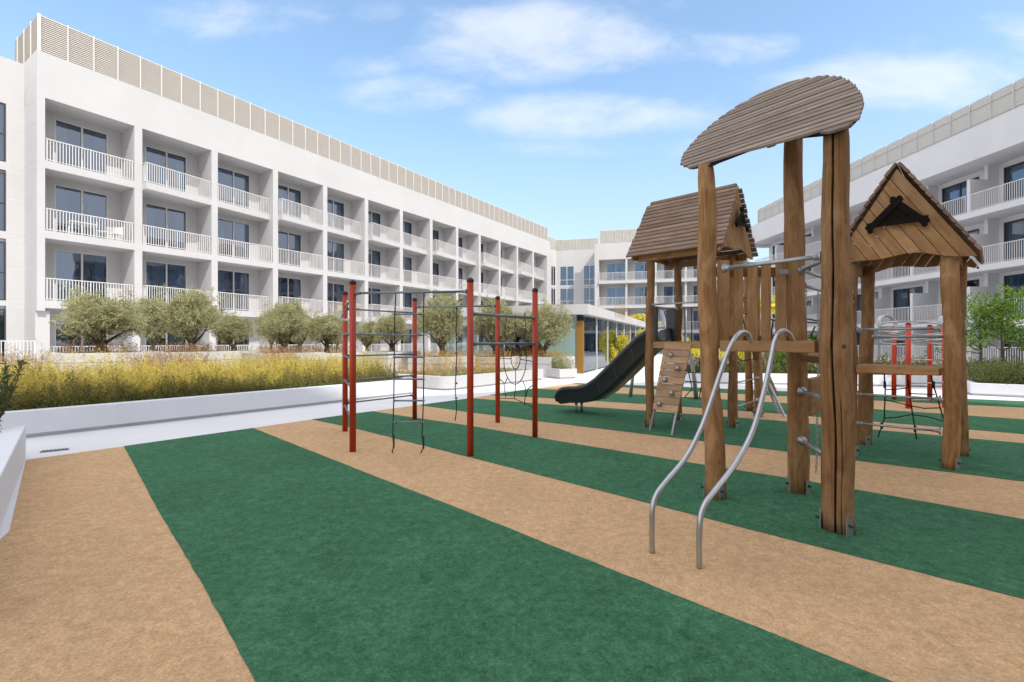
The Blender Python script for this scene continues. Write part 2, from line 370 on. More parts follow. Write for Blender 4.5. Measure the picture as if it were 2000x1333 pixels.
def strip(near, far, ext1=9, ext2=9):
    a = edge(near, ext1); b = edge(far, ext2); sheet('green_stripe', a+b[::-1], .008, 'rubber_green')
strip([(242, 872.5), (311, 1002), (400, 1151), (498, 1333)], [(494, 837), (700, 918.7), (910, 1000), (1740, 1333)], 3, 2.5)
strip([(609, 820), (700, 839.5), (916, 894), (1150, 954), (1300, 993), (1524, 1051), (2000, 1172)], [(727, 804), (814, 817.5), (922, 833), (1051, 856), (1300, 897), (1601, 945), (2000, 1016)], 2.5, 2.5)
strip([(817, 792), (910, 805), (1051, 823.5), (1300, 854), (1534, 883), (1667, 900), (2000, 942)], [(919, 778.5), (1045, 788.5), (1258, 803), (1500, 821), (2000, 867)], 2.2, 2.2)
strip([(955, 772.5), (1045, 777), (1258, 790), (1500, 807), (2000, 849)], [(1040, 759.5), (1258, 772), (1500, 786), (2000, 820)], 2, 2)
strip([(1114, 750.5), (1258, 760), (1500, 773), (2000, 797)], [(1128, 749), (1335, 757), (1524, 765), (2000, 784.5)], 1.5, 1.5)
b = MB(); c = G(107, 881); b.bbox(c+Vector((0, 0, .009)), (.8, .6, 0), (-.6, .8, 0), (0, 0, 1), .3, .09, .012)
for k in range(7): b.bbox(c+Vector((.8, .6, 0))*(-.12+.04*k)+Vector((0, 0, .018)), (-.6, .8, 0), (.8, .6, 0), (0, 0, 1), .085, .012, .008)
tag(b.build('drain_grate', 'drain'), 'small grey metal drain grate set in the white path at left', 'drain')

# ------------------------------------------------------------------ building kit (local frame: x along facade, y into building, z up)
def window_proto(w, h, parent, seed=0, fr='frame_white', mull=1, sill=0):
    r = random.Random(seed)
    b = MB(); f = .055
    b.box(0, f, -.02, .07, 0, h); b.box(w-f, w, -.02, .07, 0, h); b.box(f, w-f, -.02, .07, h-f, h); b.box(f, w-f, -.02, .07, 0, f)
    for k in range(mull):
        x = w*(k+1)/(mull+1); b.box(x-.04, x+.04, -.015, .075, f, h-f)
    if sill: b.box(f, w-f, -.01, .06, sill-.03, sill+.03)
    o = b.build('window', fr, parent, world=False)
    g = MB(); g._add([(f, .03, f), (w-f, .03, f), (w-f, .03, h-f), (f, .03, h-f)], [(0, 1, 2, 3)]); g.build('glass_pane', 'glass_win', o, world=False)
    c = MB()
    spans = [(0.06, w*r.uniform(.25, .4)), (w*r.uniform(.62, .8), w-.06)] if seed % 3 else [(0.06, w*.5), (w*.55, w-.06)]
    for x0, x1 in spans:
        n = int((x1-x0)/.03); vs = []
        for i in range(n+1):
            x = x0+(x1-x0)*i/n; y = .28+.045*math.sin(i*1.15+seed)+.02*math.sin(i*.43)
            vs += [(x, y, .05), (x, y, h-.06)]
        c._add(vs, [(2*i, 2*i+2, 2*i+3, 2*i+1) for i in range(n)], smooth=True)
    c.build('curtain', 'curtain', o, world=False)
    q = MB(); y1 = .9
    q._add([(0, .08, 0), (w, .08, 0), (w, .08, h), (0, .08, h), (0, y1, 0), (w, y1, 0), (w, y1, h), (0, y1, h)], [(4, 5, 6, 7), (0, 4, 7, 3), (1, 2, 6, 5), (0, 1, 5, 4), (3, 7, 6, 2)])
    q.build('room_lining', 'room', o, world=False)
    return o
def place(o, parent, loc, proto_used):
    """first use moves the prototype, later ones copy it"""
    if o.name not in proto_used: proto_used.add(o.name); c = o
    else: c = copy_tree(o, parent)
    c.location = loc; return c
def rail_mb(p0, p1, h=1.05, gap=.115, ends=True):
    b = MB(); p0 = Vector(p0); p1 = Vector(p1); d = p1-p0; Ln = d.length; d.normalize(); n = Vector((-d.y, d.x, 0))
    b.bar(p0+Vector((0, 0, h-.02)), p1+Vector((0, 0, h-.02)), .05, .04)
    b.bar(p0+Vector((0, 0, .07)), p1+Vector((0, 0, .07)), .035, .03)
    k = int(Ln/gap)
    for i in range(k+1):
        q = p0+d*(Ln*(i+.5)/(k+1)); wd = .045 if i in (0, k, k//2) else .030
        b.bbox(q+Vector((0, 0, h/2-.005)), d, n, (0, 0, 1), wd, .016, h-.05)
    return b
def louvre_proto(parent, w, h, m='louvre', blades=20):
    b = MB(); b._add([(0, .05, 0), (w, .05, 0), (w, .05, h), (0, .05, h)], [(0, 1, 2, 3)])
    for i in range(blades):
        z = h*(i+.5)/blades
        b._add([(0, .045, z+.03), (w, .045, z+.03), (w, .012, z-.025), (0, .012, z-.025)], [(0, 3, 2, 1)])
        b._add([(0, .012, z-.025), (w, .012, z-.025), (w, .02, z-.034), (0, .02, z-.034)], [(0, 1, 2, 3)])
    o = b.build('louvre_panel', m, parent, world=False)
    p = MB(); pw = .024 if blades > 2 else .012; p.box(-pw, pw, -.035, .06, -.02, h+.01); p.build('louvre_post', 'louvre_post' if blades > 2 else 'plaster_grey', o, world=False)
    return o
used = set()

# ---- left building
AL = math.atan2(math.cos(R(32.45)), math.sin(R(32.45)))
LB = empty('apartment_building', (-21.68, 22.23, 0), AL, 'long white apartment block on the left with recessed balconies and a beige louvred screen', 'building')
pitch, ow, dp = 3.8, 3.45, 1.68
NB = 13; L_end = NB*pitch+.4
lev = [10.0, 6.75, 3.5]; TOP = 15.0; OT = 12.9
b = MB()
b.box(-.28, L_end, 0, .35, OT, TOP)                   # parapet band
b.box(-.28, L_end, .35, 12, TOP-1.4, TOP-.6)          # roof slab
b.box(-.28, 0, 0, dp, 3.0, OT)                        # end fin
for i in range(NB):
    s1 = i*pitch+ow; s2 = (i+1)*pitch if i < NB-1 else L_end
    b.box(s1, s2, 0, dp, 3.0, OT); b.box(s1, s2, .25, dp, 0, 3.0)
b.box(-.28, 0.22, .25, dp, 0, 3.0)
def slab_shift(i, r):
    if i == 0 or r == 1: return (0, 0)
    return (-.45, 0) if i % 2 == 1 else (0, .4)
for r, z in enumerate(lev):
    for i in range(NB):
        s0 = i*pitch; s1 = s0+ow; a, c = slab_shift(i, r)
        pts = [(s0+.001, a, z-.36), (s1-.001, c, z-.36), (s1-.001, dp, z-.36), (s0+.001, dp, z-.36)]
        b.prism(pts, (0, 0, .36))
b.box(-.28, L_end, .35, dp, OT, OT+.3) if False else None
b.box(0, L_end-.3, .36, dp, OT, OT+.25)               # soffit of top row
# back wall in pieces round the windows
wx0, wx1 = .74, 2.86
for r, z in enumerate(lev+[.3]):
    zt = (OT, 9.64, 6.39, 3.14)[r]; wh = 2.65 if r < 3 else 2.45
    for i in range(NB):
        s0 = i*pitch
        b.box(s0, s0+wx0, dp-.002, dp+.2, z, zt); b.box(s0+wx1, s0+ow, dp-.002, dp+.2, z, zt); b.box(s0+wx0, s0+wx1, dp-.002, dp+.2, z+wh, zt)
b.box(-.28, L_end, 1.0, 12, 0, .3)                    # ground floor plinth
b.box(L_end-.01, L_end+.2, .01, 12, 0, TOP-.01)            # far end
b.box(-9, L_end, 12, 12.3, 0, TOP-.5)
# set back part on the left with joint lines
sb = 1.9
b.box(-.9, -.281, sb, sb+.3, 0, TOP-.1); b.box(-10, -3.6, sb, sb+.3, 0, TOP-.1)
zs = [0, .3, 3.25, 3.5, 6.4, 6.75, 9.62, 10.0, 12.75, TOP-.1]
for k in range(0, len(zs)-1, 2): b.box(-3.6, -.9, sb, sb+.3, zs[k], zs[k+1])
b.box(-.279, -.2, dp+.001, 12, 0, TOP-.61)
b.box(-.279, -.2, .36, 12, OT, TOP-.02)
b.box(-10, -.29, sb+.3, 12, TOP-1, TOP-.7)
b.build('wall', 'plaster', LB, world=False)
for z in (12.82, 11.72, 9.98, 9.6, 8.3, 6.73, 6.38, 5.0, 3.48, 3.2, 1.7):
    j = MB(); j.box(-.9+.003, -.285, sb-.004, sb+.01, z-.012, z+.012); j.build('wall_joint', 'plaster_grey', LB, world=False)
    j = MB(); j.box(-.285, -.275, .03, sb-.01, z-.012, z+.012); j.build('wall_joint', 'plaster_grey', LB, world=False)
bm = MB(); bm.box(-7, -.3, -1.2, 1.9, 0, .62); bm.box(-7, -.3, -1.25, -1.2, 0, .68)
bm.build('terrace', 'plaster', LB, world=False)
o = rail_mb((-6.0, -.9, .62), (-.5, -.9, .62), 1.0).build('railing', 'rail_white', LB, world=False)
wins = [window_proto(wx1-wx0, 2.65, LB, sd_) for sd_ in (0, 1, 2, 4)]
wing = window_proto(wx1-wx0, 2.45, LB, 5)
rails = {}
for key, (a, c) in {'flush': (0, 0), 'out': (-.45, 0), 'in': (0, .4)}.items():
    rails[key] = rail_mb((.02, .05+a, 0), (ow-.02, .05+c, 0)).build('railing', 'rail_white', LB, world=False)
side = MB(); 
side = rail_mb((.05, -.38, 0), (.05, .3, 0)).build('railing_return', 'rail_white', rails['out'], world=False)
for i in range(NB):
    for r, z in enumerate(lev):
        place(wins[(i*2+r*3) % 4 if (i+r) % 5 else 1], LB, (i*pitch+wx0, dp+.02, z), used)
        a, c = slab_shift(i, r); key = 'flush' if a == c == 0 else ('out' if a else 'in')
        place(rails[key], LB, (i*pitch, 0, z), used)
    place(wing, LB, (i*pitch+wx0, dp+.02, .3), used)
    place(rails['flush'], LB, (i*pitch, .9, .3), used)
ws = window_proto(2.7, 2.75, LB, 3, 'frame_dark', 1, 1.3)
for z in (10.0, 6.75, 3.5, .35): place(ws, LB, (-3.6, sb+.02, z), used)
lp = louvre_proto(LB, .98, 1.85)
for k in range(int((L_end+1)/.98)): place(lp, LB, (-.1+k*.98, .3, TOP-.02), used)
b = MB(); b.box(-.13, -.08, .37, 4.2, TOP, TOP+1.85)
for k in range(20): b.box(-.16, -.13, .37, 4.2, TOP+.03+k*.0925, TOP+.05+k*.0925)
b.build('louvre_return', 'louvre', LB, world=False)
for k in range(4): b = MB(); b.box(-.19, -.12, .3+1.1*k, .36+1.1*k, TOP-.02, TOP+1.86); b.build('louvre_post', 'louvre_post', LB, world=False)

# ---- far building
AF = math.atan2(-.244, .97)
FB = empty('apartment_building', (10.9, 61.4, 0), AF, 'white apartment block closing the far end of the courtyard behind the wooden hut', 'building')
fl = [9.25, 6.1, 2.95]; fp = 3.55; NF = 5; fd = 1.7; FT = 14.1; fo = 12.0
b = MB(); Lf = NF*fp+.25
b.box(-.05, Lf, 0, .35, fo, FT); b.box(-.05, Lf, .35, 10, FT-1.6, FT-.7); b.box(.25, Lf, .36, fd, fo, fo+.2)
b.box(-.3, .25, 0, 10, 0, fo); b.box(-.3, -.05, .01, 10, fo, FT-.01)
b.box(-5.77, -.3, 3.5, 3.8, 11.9, FT); b.box(-5.77, -.3, 3.5, 3.8, 8.8, 9.2); b.box(-5.77, -.3, 3.5, 3.8, 0, 6.5)
for x0, x1 in ((-5.77, -5.3), (-3.35, -2.05), (-.45, -.3)): 
    for z0, z1 in ((6.5, 8.8), (9.2, 11.9)): b.box(x0, x1, 3.5, 3.8, z0, z1)
for i in range(NF):
    s0 = i*fp+.25; s1 = (i+1)*fp; b.box(s1, s1+.25, 0.02, fd, 0, fo)
    for z in fl+[.1]:
        zt = {9.25: 12.0, 6.1: 8.9, 2.95: 5.75, .1: 2.6}[z]
        b.box(s0, s0+.9, fd, fd+.2, z, zt); b.box(s1-.05, s1, fd, fd+.2, z, zt); b.box(s0+.9, s1-.05, fd, fd+.2, z+2.5, zt)
for z in fl: b.box(.25, Lf, -.25, fd, z-.35, z)
b.build('wall', 'plaster', FB, world=False)
fw = [window_proto(fp-.25-.95, 2.5, FB, s_) for s_ in (1, 3)]
fr_ = rail_mb((.02, -.15, 0), (fp-.05, -.15, 0), 1.05, .16).build('railing', 'rail_white', FB, world=False)
for i in range(NF):
    for r, z in enumerate(fl+[.1]):
        place(fw[(i+r) % 2], FB, (i*fp+1.15, fd+.02, z), used)
        if r < 3: place(fr_, FB, (i*fp+.25, 0, z), used)
fx = window_proto(1.95, 2.7, FB, 0, 'frame_white', 1, .8); fx2 = window_proto(1.6, 2.7, FB, 1, 'frame_white', 1, .8)
for z in (9.2, 6.3): place(fx, FB, (-5.3, 3.52, z), used); place(fx2, FB, (-2.05, 3.52, z), used)
lf = louvre_proto(FB, 1.0, 1.75, 'louvre_light', 12)
for k in range(17): place(lf, FB, (.3+k, .5, FT), used)
for k in range(6): place(lf, FB, (-6+k*.98, 3.8, FT-.2), used)
# link piece between left and far block
Q0 = Vector((4.95, 65.0, 0)); Q1 = Vector((6.2, 66.25, 0)); dd = (Q1-Q0).normalized()
LK = empty('link_building', Q0, math.atan2(dd.y, dd.x), 'narrow white connecting bay with tall windows at the end of the long left block', 'building')
b = MB(); b.box(0, .55, 0, 4, 0, FT); b.box(1.5, 1.77, 0, 4, 0, FT); b.box(.55, 1.5, 0, 4, 11.9, FT); b.box(.55, 1.5, 0, 4, 8.8, 9.2); b.box(.55, 1.5, 0, 4, 0, 6.5)
b.build('wall', 'plaster', LK, world=False)
kx = window_proto(.95, 2.7, LK, 2, 'frame_white', 1)
for z in (9.2, 6.3): place(kx, LK, (.55, .02, z), used)
lk = louvre_proto(LK, .85, 1.75, 'louvre_light', 12)
for k in range(2): place(lk, LK, (.05+k*.85, .2, FT), used)

# ---- right building
RB = empty('apartment_building', (26, 51.4, 0), math.atan2(-.999, .038), 'white apartment block on the right, in shade, with deep balconies and divider walls', 'building')
rp = 3.86; NR = 11; rd = 1.8; RT = 13.9; ro = 12.0; Lr = NR*rp+.14
rl = [9.15, 5.95, 2.85]
b = MB()
b.box(0, Lr, -.35, 0, ro, RT); b.box(0, Lr, 0, 10, ro, RT-1); b.box(-.3, 0, -.35, 10, ro-.35, RT-.01)
b.box(-.3, 0, rd, 10, 0, ro-.35); b.box(0, Lr, 9.6, 10, 0, ro)
for z in rl: b.box(-.2, Lr, -.1, rd, z-.35, z)
for i in range(NR):
    s0 = .14+(i-0)*rp; 
    for z in rl+[.1]:
        zt = {9.15: 12.0, 5.95: 8.8, 2.85: 5.6, .1: 2.5}[z]
        b.box(s0, s0+.25, rd, rd+.2, z, zt); b.box(s0+2.7, s0+rp, rd, rd+.2, z, zt); b.box(s0+.25, s0+2.7, rd, rd+.2, z+2.55 if z > .5 else z+2.2, zt)
        # divider between balconies: low wall in front, full height at the back, beam under the ceiling
        b.box(s0+rp-.2, s0+rp, .02, rd, z, z+1.95 if z > .5 else zt)
        b.box(s0+rp-.2, s0+rp, 1.1, rd, z+1.95 if z > .5 else zt, zt) if z > .5 else None
b.box(0, .14, rd, rd+.2, 0, ro)
b.build('wall', 'plaster_shade_lift', RB, world=False)
rw = [window_proto(2.45, 2.55, RB, s_, 'frame_dark') for s_ in (2, 0, 4)]
rg = window_proto(2.45, 2.2, RB, 1, 'frame_dark')
rr_ = rail_mb((0.02, 0, 0), (rp-.22, 0, 0), 1.05, .12).build('railing', 'rail_white', RB, world=False)
for i in range(NR):
    s0 = .14+i*rp
    for r, z in enumerate(rl): place(rw[(i+r*2) % 3], RB, (s0+.25, rd+.02, z), used); place(rr_, RB, (s0, .0, z), used)
    place(rg, RB, (s0+.25, rd+.02, .1), used)
    place(rr_, RB, (s0, -2.2, .25), used)
b = MB(); b.box(0, Lr, -2.3, rd-.01, 0, .25); b.build('terrace', 'plaster_shade_lift', RB, world=False)
rlv = louvre_proto(RB, 1.2, 1.8, 'louvre_light', 2)
for k in range(35): place(rlv, RB, (.2+k*1.2, .3, RT-1.0+.98), used)

# ---- tall block behind the camera: it throws the shade that lies over the playground
SBa = Vector((-1.2, -18.7, 0)); sdv = Vector((.85, .52, 0)).normalized()
SB = empty('tower_block', SBa, math.atan2(sdv.y, sdv.x)+math.pi, 'tall white apartment tower standing behind the viewer across the courtyard', 'building')
SB.location = SBa+sdv*29
b = MB(); H_ = 30
b.box(0, 29, .3, 9, 0, H_)
for k in range(9): b.box(0, 29, -.9, .3, k*3.3+3.0, k*3.3+3.3)
for k in range(9): b.box(k*3.6, k*3.6+.2, -.9, .3, 0, 3.0)
b.build('wall', 'plaster', SB, world=False)
tw = window_proto(2.3, 2.5, SB, 1)
for i in range(8):
    for k in range(9): place(tw, SB, (i*3.6+.7, .27, k*3.3+.3), used)

# ---- glass pavilion
dv = Vector((.375, .927, 0))
PV = empty('glass_pavilion', (3.48, 23.6, 0), math.atan2(dv.y, dv.x), 'low flat-roofed pavilion with glass walls and a white roof band, beside the slide', 'building')
b = MB(); b.box(-.35, 27, -.35, 8.4, 2.9, 3.4); b.build('roof', 'plaster', PV, world=False)
b = MB(); b.box(0.02, 27, .1, 8, 0, .06); b.box(.3, 27, 4.6, 4.8, .06, 2.9); b.box(26.8, 27, .1, 4.6, .06, 2.9)
b.box(2.5, 2.8, 2.0, 2.3, .06, 2.9); b.box(9, 9.3, 2.0, 2.3, .06, 2.9)
b.build('interior', 'inner_dark', PV, world=False)
b = MB(); b.box(0, .06, .3, 2.2, 0, 2.9); b.build('green_panel', 'green_panel', PV, world=False)
b = MB(); b.box(-.05, .1, -.05, .3, 0, 2.6); b.build('bronze_column', 'bronze_panel', PV, world=False)
for k in range(8):
    g = MB(); x = .1+k*3.2; g._add([(x, 0, .06), (x+3.12, 0, .06), (x+3.12, 0, 2.9), (x, 0, 2.9)], [(0, 1, 2, 3)]); g.build('glass_pane', 'glass_shop', PV, world=False)
    g = MB(); g.box(x+3.12, x+3.2, -.04, .06, 0, 2.9); g.build('mullion', 'rail_white', PV, world=False)
for k in range(3):
    g = MB(); y = 2.2+k*2; g._add([(0, y, .06), (0, y+1.95, .06), (0, y+1.95, 2.9), (0, y, 2.9)], [(0, 3, 2, 1)]); g.build('glass_pane', 'glass_shop', PV, world=False)
    g = MB(); g.box(-.03, .05, y+1.95, y+2, 0, 2.9); g.build('mullion', 'rail_white', PV, world=False)
b = MB()                                             # golden wave emblem on the roof band
for k in range(6):
    b = MB(); x = 7.1+k*.68; b.tube([(x+.2*(q % 2), -.38, 3.1+q*.155) for q in range(7)], .018, 5); b.build('emblem_wave', 'gold', PV, world=False)

# ------------------------------------------------------------------ planters
U1 = Vector((.606, .795, 0)); N1 = Vector((-.795, .606, 0))
A1 = Vector((-7.98, 7.89, 0))
def frame_M(o, u, n): return Matrix(((u.x, n.x, 0, o.x), (u.y, n.y, 0, o.y), (0, 0, 1, o.z), (0, 0, 0, 1)))
def planter(o, u, n, x0, x1, y0, y1, h, label, wall=.22, soil=-.06, group=None, m='planter_white', plinth=True, rim=False, name='planter'):
    root = empty(name, o, math.atan2(u.y, u.x), label, 'planter', group)
    b = MB(); z0 = .06 if plinth else 0
    b.box(x0, x1, y0, y0+wall, z0, h); b.box(x0, x1, y1-wall, y1, z0, h); b.box(x0, x0+wall, y0+wall, y1-wall, z0, h); b.box(x1-wall, x1, y0+wall, y1-wall, z0, h)
    if rim:
        e = .02; b.box(x0-e, x1+e, y0-e, y0-.001, h-.28, h-.22); b.box(x0-e, x0-.001, y0, y1, h-.28, h-.22); b.box(x1+.001, x1+e, y0, y1, h-.28, h-.22)
    w_ = b.build('planter_wall', m, root, world=False)
    md = w_.modifiers.new('bevel', 'BEVEL'); md.width = .012; md.segments = 2
    if plinth:
        p = MB(); p.box(x0+.06, x1-.06, y0+.06, y1-.06, 0, .0599); p.build('plinth', 'plaster_grey', root, world=False)
    s_ = MB(); s_.box(x0+wall, x1-wall, y0+wall, y1-wall, z0, h+soil); s_.build('soil', 'soil', root, world=False)
    return root
PL1 = planter(A1, U1, N1, -4, 8.35, 0, 5.2, .45, 'long low white planter wall holding the yellow hedge, in shade at left')
# second planter, rounded corner
root = empty('planter', (-2.1, 15.3, 0), math.atan2(U1.y, U1.x), 'low white planter with a rounded corner behind the red poles', 'planter')
def rrect(x0, x1, y0, y1, r, n=6, corner=True):
    pts = []
    if corner:
        for i in range(n+1):
            a = math.pi+i*math.pi/2/n; pts.append((x0+r+r*math.cos(a), y0+r+r*math.sin(a)))
    else: pts.append((x0, y0))
    return pts+[(x1, y0), (x1, y1), (x0, y1)]
o_ = rrect(0, 5.6, 0, 4.2, .45); i_ = rrect(.22, 5.38, .22, 3.98, .3)
b = MB(); n = len(o_); vs = [(x, y, .06) for x, y in o_]+[(x, y, .44) for x, y in o_]+[(x, y, .44) for x, y in i_]+[(x, y, .3) for x, y in i_]
fs = []
for k in range(n):
    q = (k+1) % n
    for a in range(3): fs.append((a*n+k, a*n+q, (a+1)*n+q, (a+1)*n+k))
b._add(vs, fs); b.build('planter_wall', 'plaster', root, world=False)
b = MB(); b.prism([(x*.98+.05, y*.98+.05, 0) for x, y in o_], (0, 0, .06)); b.build('plinth', 'plaster_grey', root, world=False)
b = MB(); b.prism([(x, y, .2) for x, y in i_], (0, 0, .16)); b.build('soil', 'soil', root, world=False)
PL2 = root
UL = Vector((.68, -.733, 0)); NL = Vector((-.733, -.68, 0))
PL3 = planter(Vector((-6.68, 6.58, 0)), UL, -NL, 0, 5.5, -2.2, 0, .445, 'low white planter in the lower left corner, its wall running towards the viewer', plinth=False)

def at_ground(px, Y, z=0): return Vector(((px-1000)/F*Y, Y, z))
# terrace that carries the olive planters
# ------------------------------------------------------------------ olive trees in white box planters
def olive_proto(seed, lab, loc):
    r = random.Random(seed); root = empty('olive_tree', loc, 0, lab, 'tree', 'olive trees in front of the left building')
    random.seed(seed)
    t = MB(); tips = []
    t.tube([(0, 0, -.15), (.03, 0, .08), (-.02, .03, .22), (.02, .02, .40)], [.17, .145, .13, .10], 9, rf=lambda th, l: 1+.14*math.sin(3*th+l*5))
    for k in range(7):
        a = 2*math.pi*k/7+r.uniform(-.3, .3); rr = r.uniform(.35, .8); e = (math.cos(a)*rr, math.sin(a)*rr, r.uniform(.8, 1.5))
        limb(t, (0, 0, .3), e, .07, .02, .15); tips.append(e)
        for q in range(2):
            e2 = (e[0]*1.3+r.uniform(-.25, .25), e[1]*1.3+r.uniform(-.25, .25), e[2]+r.uniform(.1, .5)); limb(t, e, e2, .025, .008, .1, 3)
    t.build('trunk', 'bark', root, world=False)
    blobs = []
    for k in range(30):
        a = r.uniform(0, 2*math.pi); zz = r.uniform(-1, 1); rad = 1.0*math.sqrt(max(0, 1-abs(zz)**2.2))*r.uniform(.55, 1.0); z = 1.38+zz*.62
        s_ = r.uniform(.20, .36); blobs.append((math.cos(a)*rad, math.sin(a)*rad, z, s_, s_, s_*.85))
    for k in range(8): blobs.append((r.uniform(-.5, .5), r.uniform(-.5, .5), r.uniform(1.0, 1.8), .36, .36, .33))
    for k in range(12):
        a = r.uniform(0, 2*math.pi); s_ = .12; blobs.append((math.cos(a)*r.uniform(.3, 1.15), math.sin(a)*r.uniform(.3, 1.15), r.uniform(1.2, 2.3), s_, s_, s_*1.6))
    pos, dl, tt = crown_points(blobs, 3600, 7, .055, .5, seed, .3)
    leaf_mesh('crown', 'olive_leaf', pos, dl, .085, .026, tt, root, world=False)
    return root
O_LAB = ['largest round olive tree, furthest left behind the yellow hedge', 'slim olive tree half hidden between the two large left olives', 'second large olive tree from the left with a short thick trunk',
 'small low olive tree standing alone before the fourth balcony column', 'narrow olive tree touching the left side of the middle bushy olive', 'bushy olive tree in the middle of the row left of the red poles',
 'olive tree peeking out at the right side of the middle bushy olive', 'round olive tree just left of the front red pole', 'small greener olive tree seen between the rungs of the red frame', 'olive tree seen through the rope ladder of the red frame',
 'olive tree in a square white box planter behind the hanging knotted rope', 'wide olive tree directly behind the back right red pole', 'broad olive tree beside the glass pavilion corner', 'distant olive tree in the gap just left of the red poles']
# px, base py, Y, crown width px, crown top py, proto
OT_ = [(198, 692, 15.5, 168, 568), (300, 690, 18.5, 80, 578), (375, 690, 16.5, 116, 562), (455, 688, 19.5, 84, 610), (529, 688, 22.5, 62, 604), (555, 692, 17.8, 96, 586), (586, 688, 21.5, 66, 606),
       (637, 692, 19.6, 92, 610), (717, 688, 24, 60, 626), (765, 689, 22.5, 82, 608), (863, 699, 21.3, 108, 572), (968, 699, 22.5, 108, 582), (1062, 699, 22.3, 118, 590), (660, 687, 27, 50, 618)]
protos = []
for k, (px, by, Y, wpx, ty) in enumerate(OT_):
    loc = P(px, by, Y); wm = wpx/F*Y; hm = (by-ty)/F*Y
    if k < 3: o = olive_proto(31+k, O_LAB[k], (0, 0, 0)); protos.append(o)
    else: o = copy_tree(protos[k % 3]); o['label'] = O_LAB[k]
    o.location = loc; o.rotation_euler = (0, 0, k*1.7); o.scale = (wm/2.5, wm/2.5, hm/2.35)
# box planters for the olives
BX = [(0, 2.3, 'wide white box planter under the largest left olive tree'), (2, 2.2, 'white box planter under the second large olive tree'), (3, 1.9, 'white box planter under the small low olive tree'),
      (5, 2.1, 'white box planter under the middle bushy olive tree'), (7, 2.0, 'white box planter under the olive just left of the red poles'), (9, 1.9, 'white box planter behind the rope ladder'),
      (10, 2.1, 'square white box planter on the rounded planter, behind the knotted rope'), (11, 2.1, 'white box planter behind the back right red pole'), (12, 2.1, 'white box planter with tufts beside the pavilion')]
for k, w_, lab in BX:
    px, by, Y, _, _ = OT_[k]; loc = P(px, by, Y); loc.z = 0; h = P(px, by, Y).z+.06
    planter(loc, U1, N1, -w_/2, w_/2, -w_/2, w_/2, h, lab, .12, -.05, 'box planters of the olive trees', 'plaster', False, True)
c = G(1093, 741); o = planter(c, Vector((.94, .34, 0)), Vector((-.34, .94, 0)), 0, .9, 0, 2.4, .42, 'small low white planter with yellow-green shrubs at the pavilion door', .1, -.04, None, 'plaster', True)
o.rotation_euler.z += .15

# ------------------------------------------------------------------ hedges and ground planting (stuff)
def stems(M, x0, x1, y0, y1, n, h, hv, per, ll, lw, m, name, label, seed, z0=.39, lean=.18, fuzz=.05, tb=(0, 1), parent=None, base=.05, hfun=None, keep=None, kind='stuff', cat='shrubs'):
    r = np.random.default_rng(seed); x = r.uniform(x0, x1, n); y = r.uniform(y0, y1, n)
    if keep is not None: k = keep(x, y); x = x[k]; y = y[k]; n = len(x)
    H = h*(1+hv*r.normal(size=n)*.5)
    if hfun is not None: H = H*hfun(x, y)
    H = np.clip(H, .05, None); ln = r.normal(size=(n, 2))*lean
    u = r.random((n, per)); u = base+(1-base)*u
    X = x[:, None]+ln[:, :1]*u**1.5*H[:, None]+r.normal(size=(n, per))*fuzz*(1.1-u); Yy = y[:, None]+ln[:, 1:]*u**1.5*H[:, None]+r.normal(size=(n, per))*fuzz*(1.1-u); Z = z0+u*H[:, None]
    pos = np.stack([X, Yy, Z], -1).reshape(-1, 3); d = r.normal(size=pos.shape)*.6+np.array([0, 0, .75])
    t = (np.repeat(r.random(n), per)*.5+r.random(n*per)*.5); t = tb[0]+(tb[1]-tb[0])*t
    Mn = np.array(M); pos = pos @ Mn[:3, :3].T+Mn[:3, 3]; d = d @ Mn[:3, :3].T
    o = leaf_mesh(name, m, pos, d, ll, lw, t); tag(o, label, cat, None, kind); return o
M1 = frame_M(A1, U1, N1)
noisy = lambda a: (lambda x, y: 1+a*np.sin(x*2.3+y*1.1)*np.sin(x*5.1-y*2)+a*.5*np.sin(x*9.7))
lefttaper = lambda x, y: np.clip((x+2.4)/2.5, .25, 1)*(1+.12*np.sin(x*3.1)*np.sin(x*1.3+2))
stems(M1, -3.5, 8.0, .3, .85, 1500, .33, .5, 60, .034, .014, 'sprig_leaf', 'dark_shrubs', 'dark green upright shrubs along the front of the hedge', 1, fuzz=.045, lean=.12, hfun=noisy(.35))
stems(M1, -2.2, 8.05, .5, 3.6, 3600, .62, .55, 46, .040, .012, 'yellow_leaf', 'yellow_hedge', 'golden yellow hedge glowing in the sun behind the long planter wall', 2, fuzz=.07, lean=.15, hfun=lefttaper)
stems(M1, -.8, 7.9, .6, 2.8, 800, .58, .5, 50, .036, .012, 'sprig_leaf', 'dark_sprigs', 'olive green sprigs growing among the golden hedge', 12, fuzz=.05, lean=.1, hfun=lefttaper, tb=(.4, 1))
stems(M1, -3.6, 8.1, .24, .7, 2500, .1, .4, 22, .03, .02, 'dark_leaf', 'ground_cover', 'short green creeping cover along the top of the planter wall', 3, fuzz=.04, tb=(.3, 1))
clump = lambda x, y: (np.sin(x*2.1+1)+np.sin(x*5.3)*.5) > .1
stems(M1, -.5, 7.8, 3.2, 4.8, 2000, .82, .35, 36, .07, .009, 'red_grass', 'reddish_grass', 'reddish brown feathery grass behind the golden hedge', 4, fuzz=.05, lean=.22, keep=clump)
M2 = frame_M(Vector((-2.1, 15.3, 0)), U1, N1)
stems(M2, .4, 5.3, .5, 3.6, 420, .55, .4, 34, .12, .009, 'gold_grass', 'golden_grass', 'golden ornamental grass tufts in the rounded white planter', 5, z0=.34, fuzz=.04, lean=.3, keep=lambda x, y: (np.sin(x*2.4+.6) > .2))
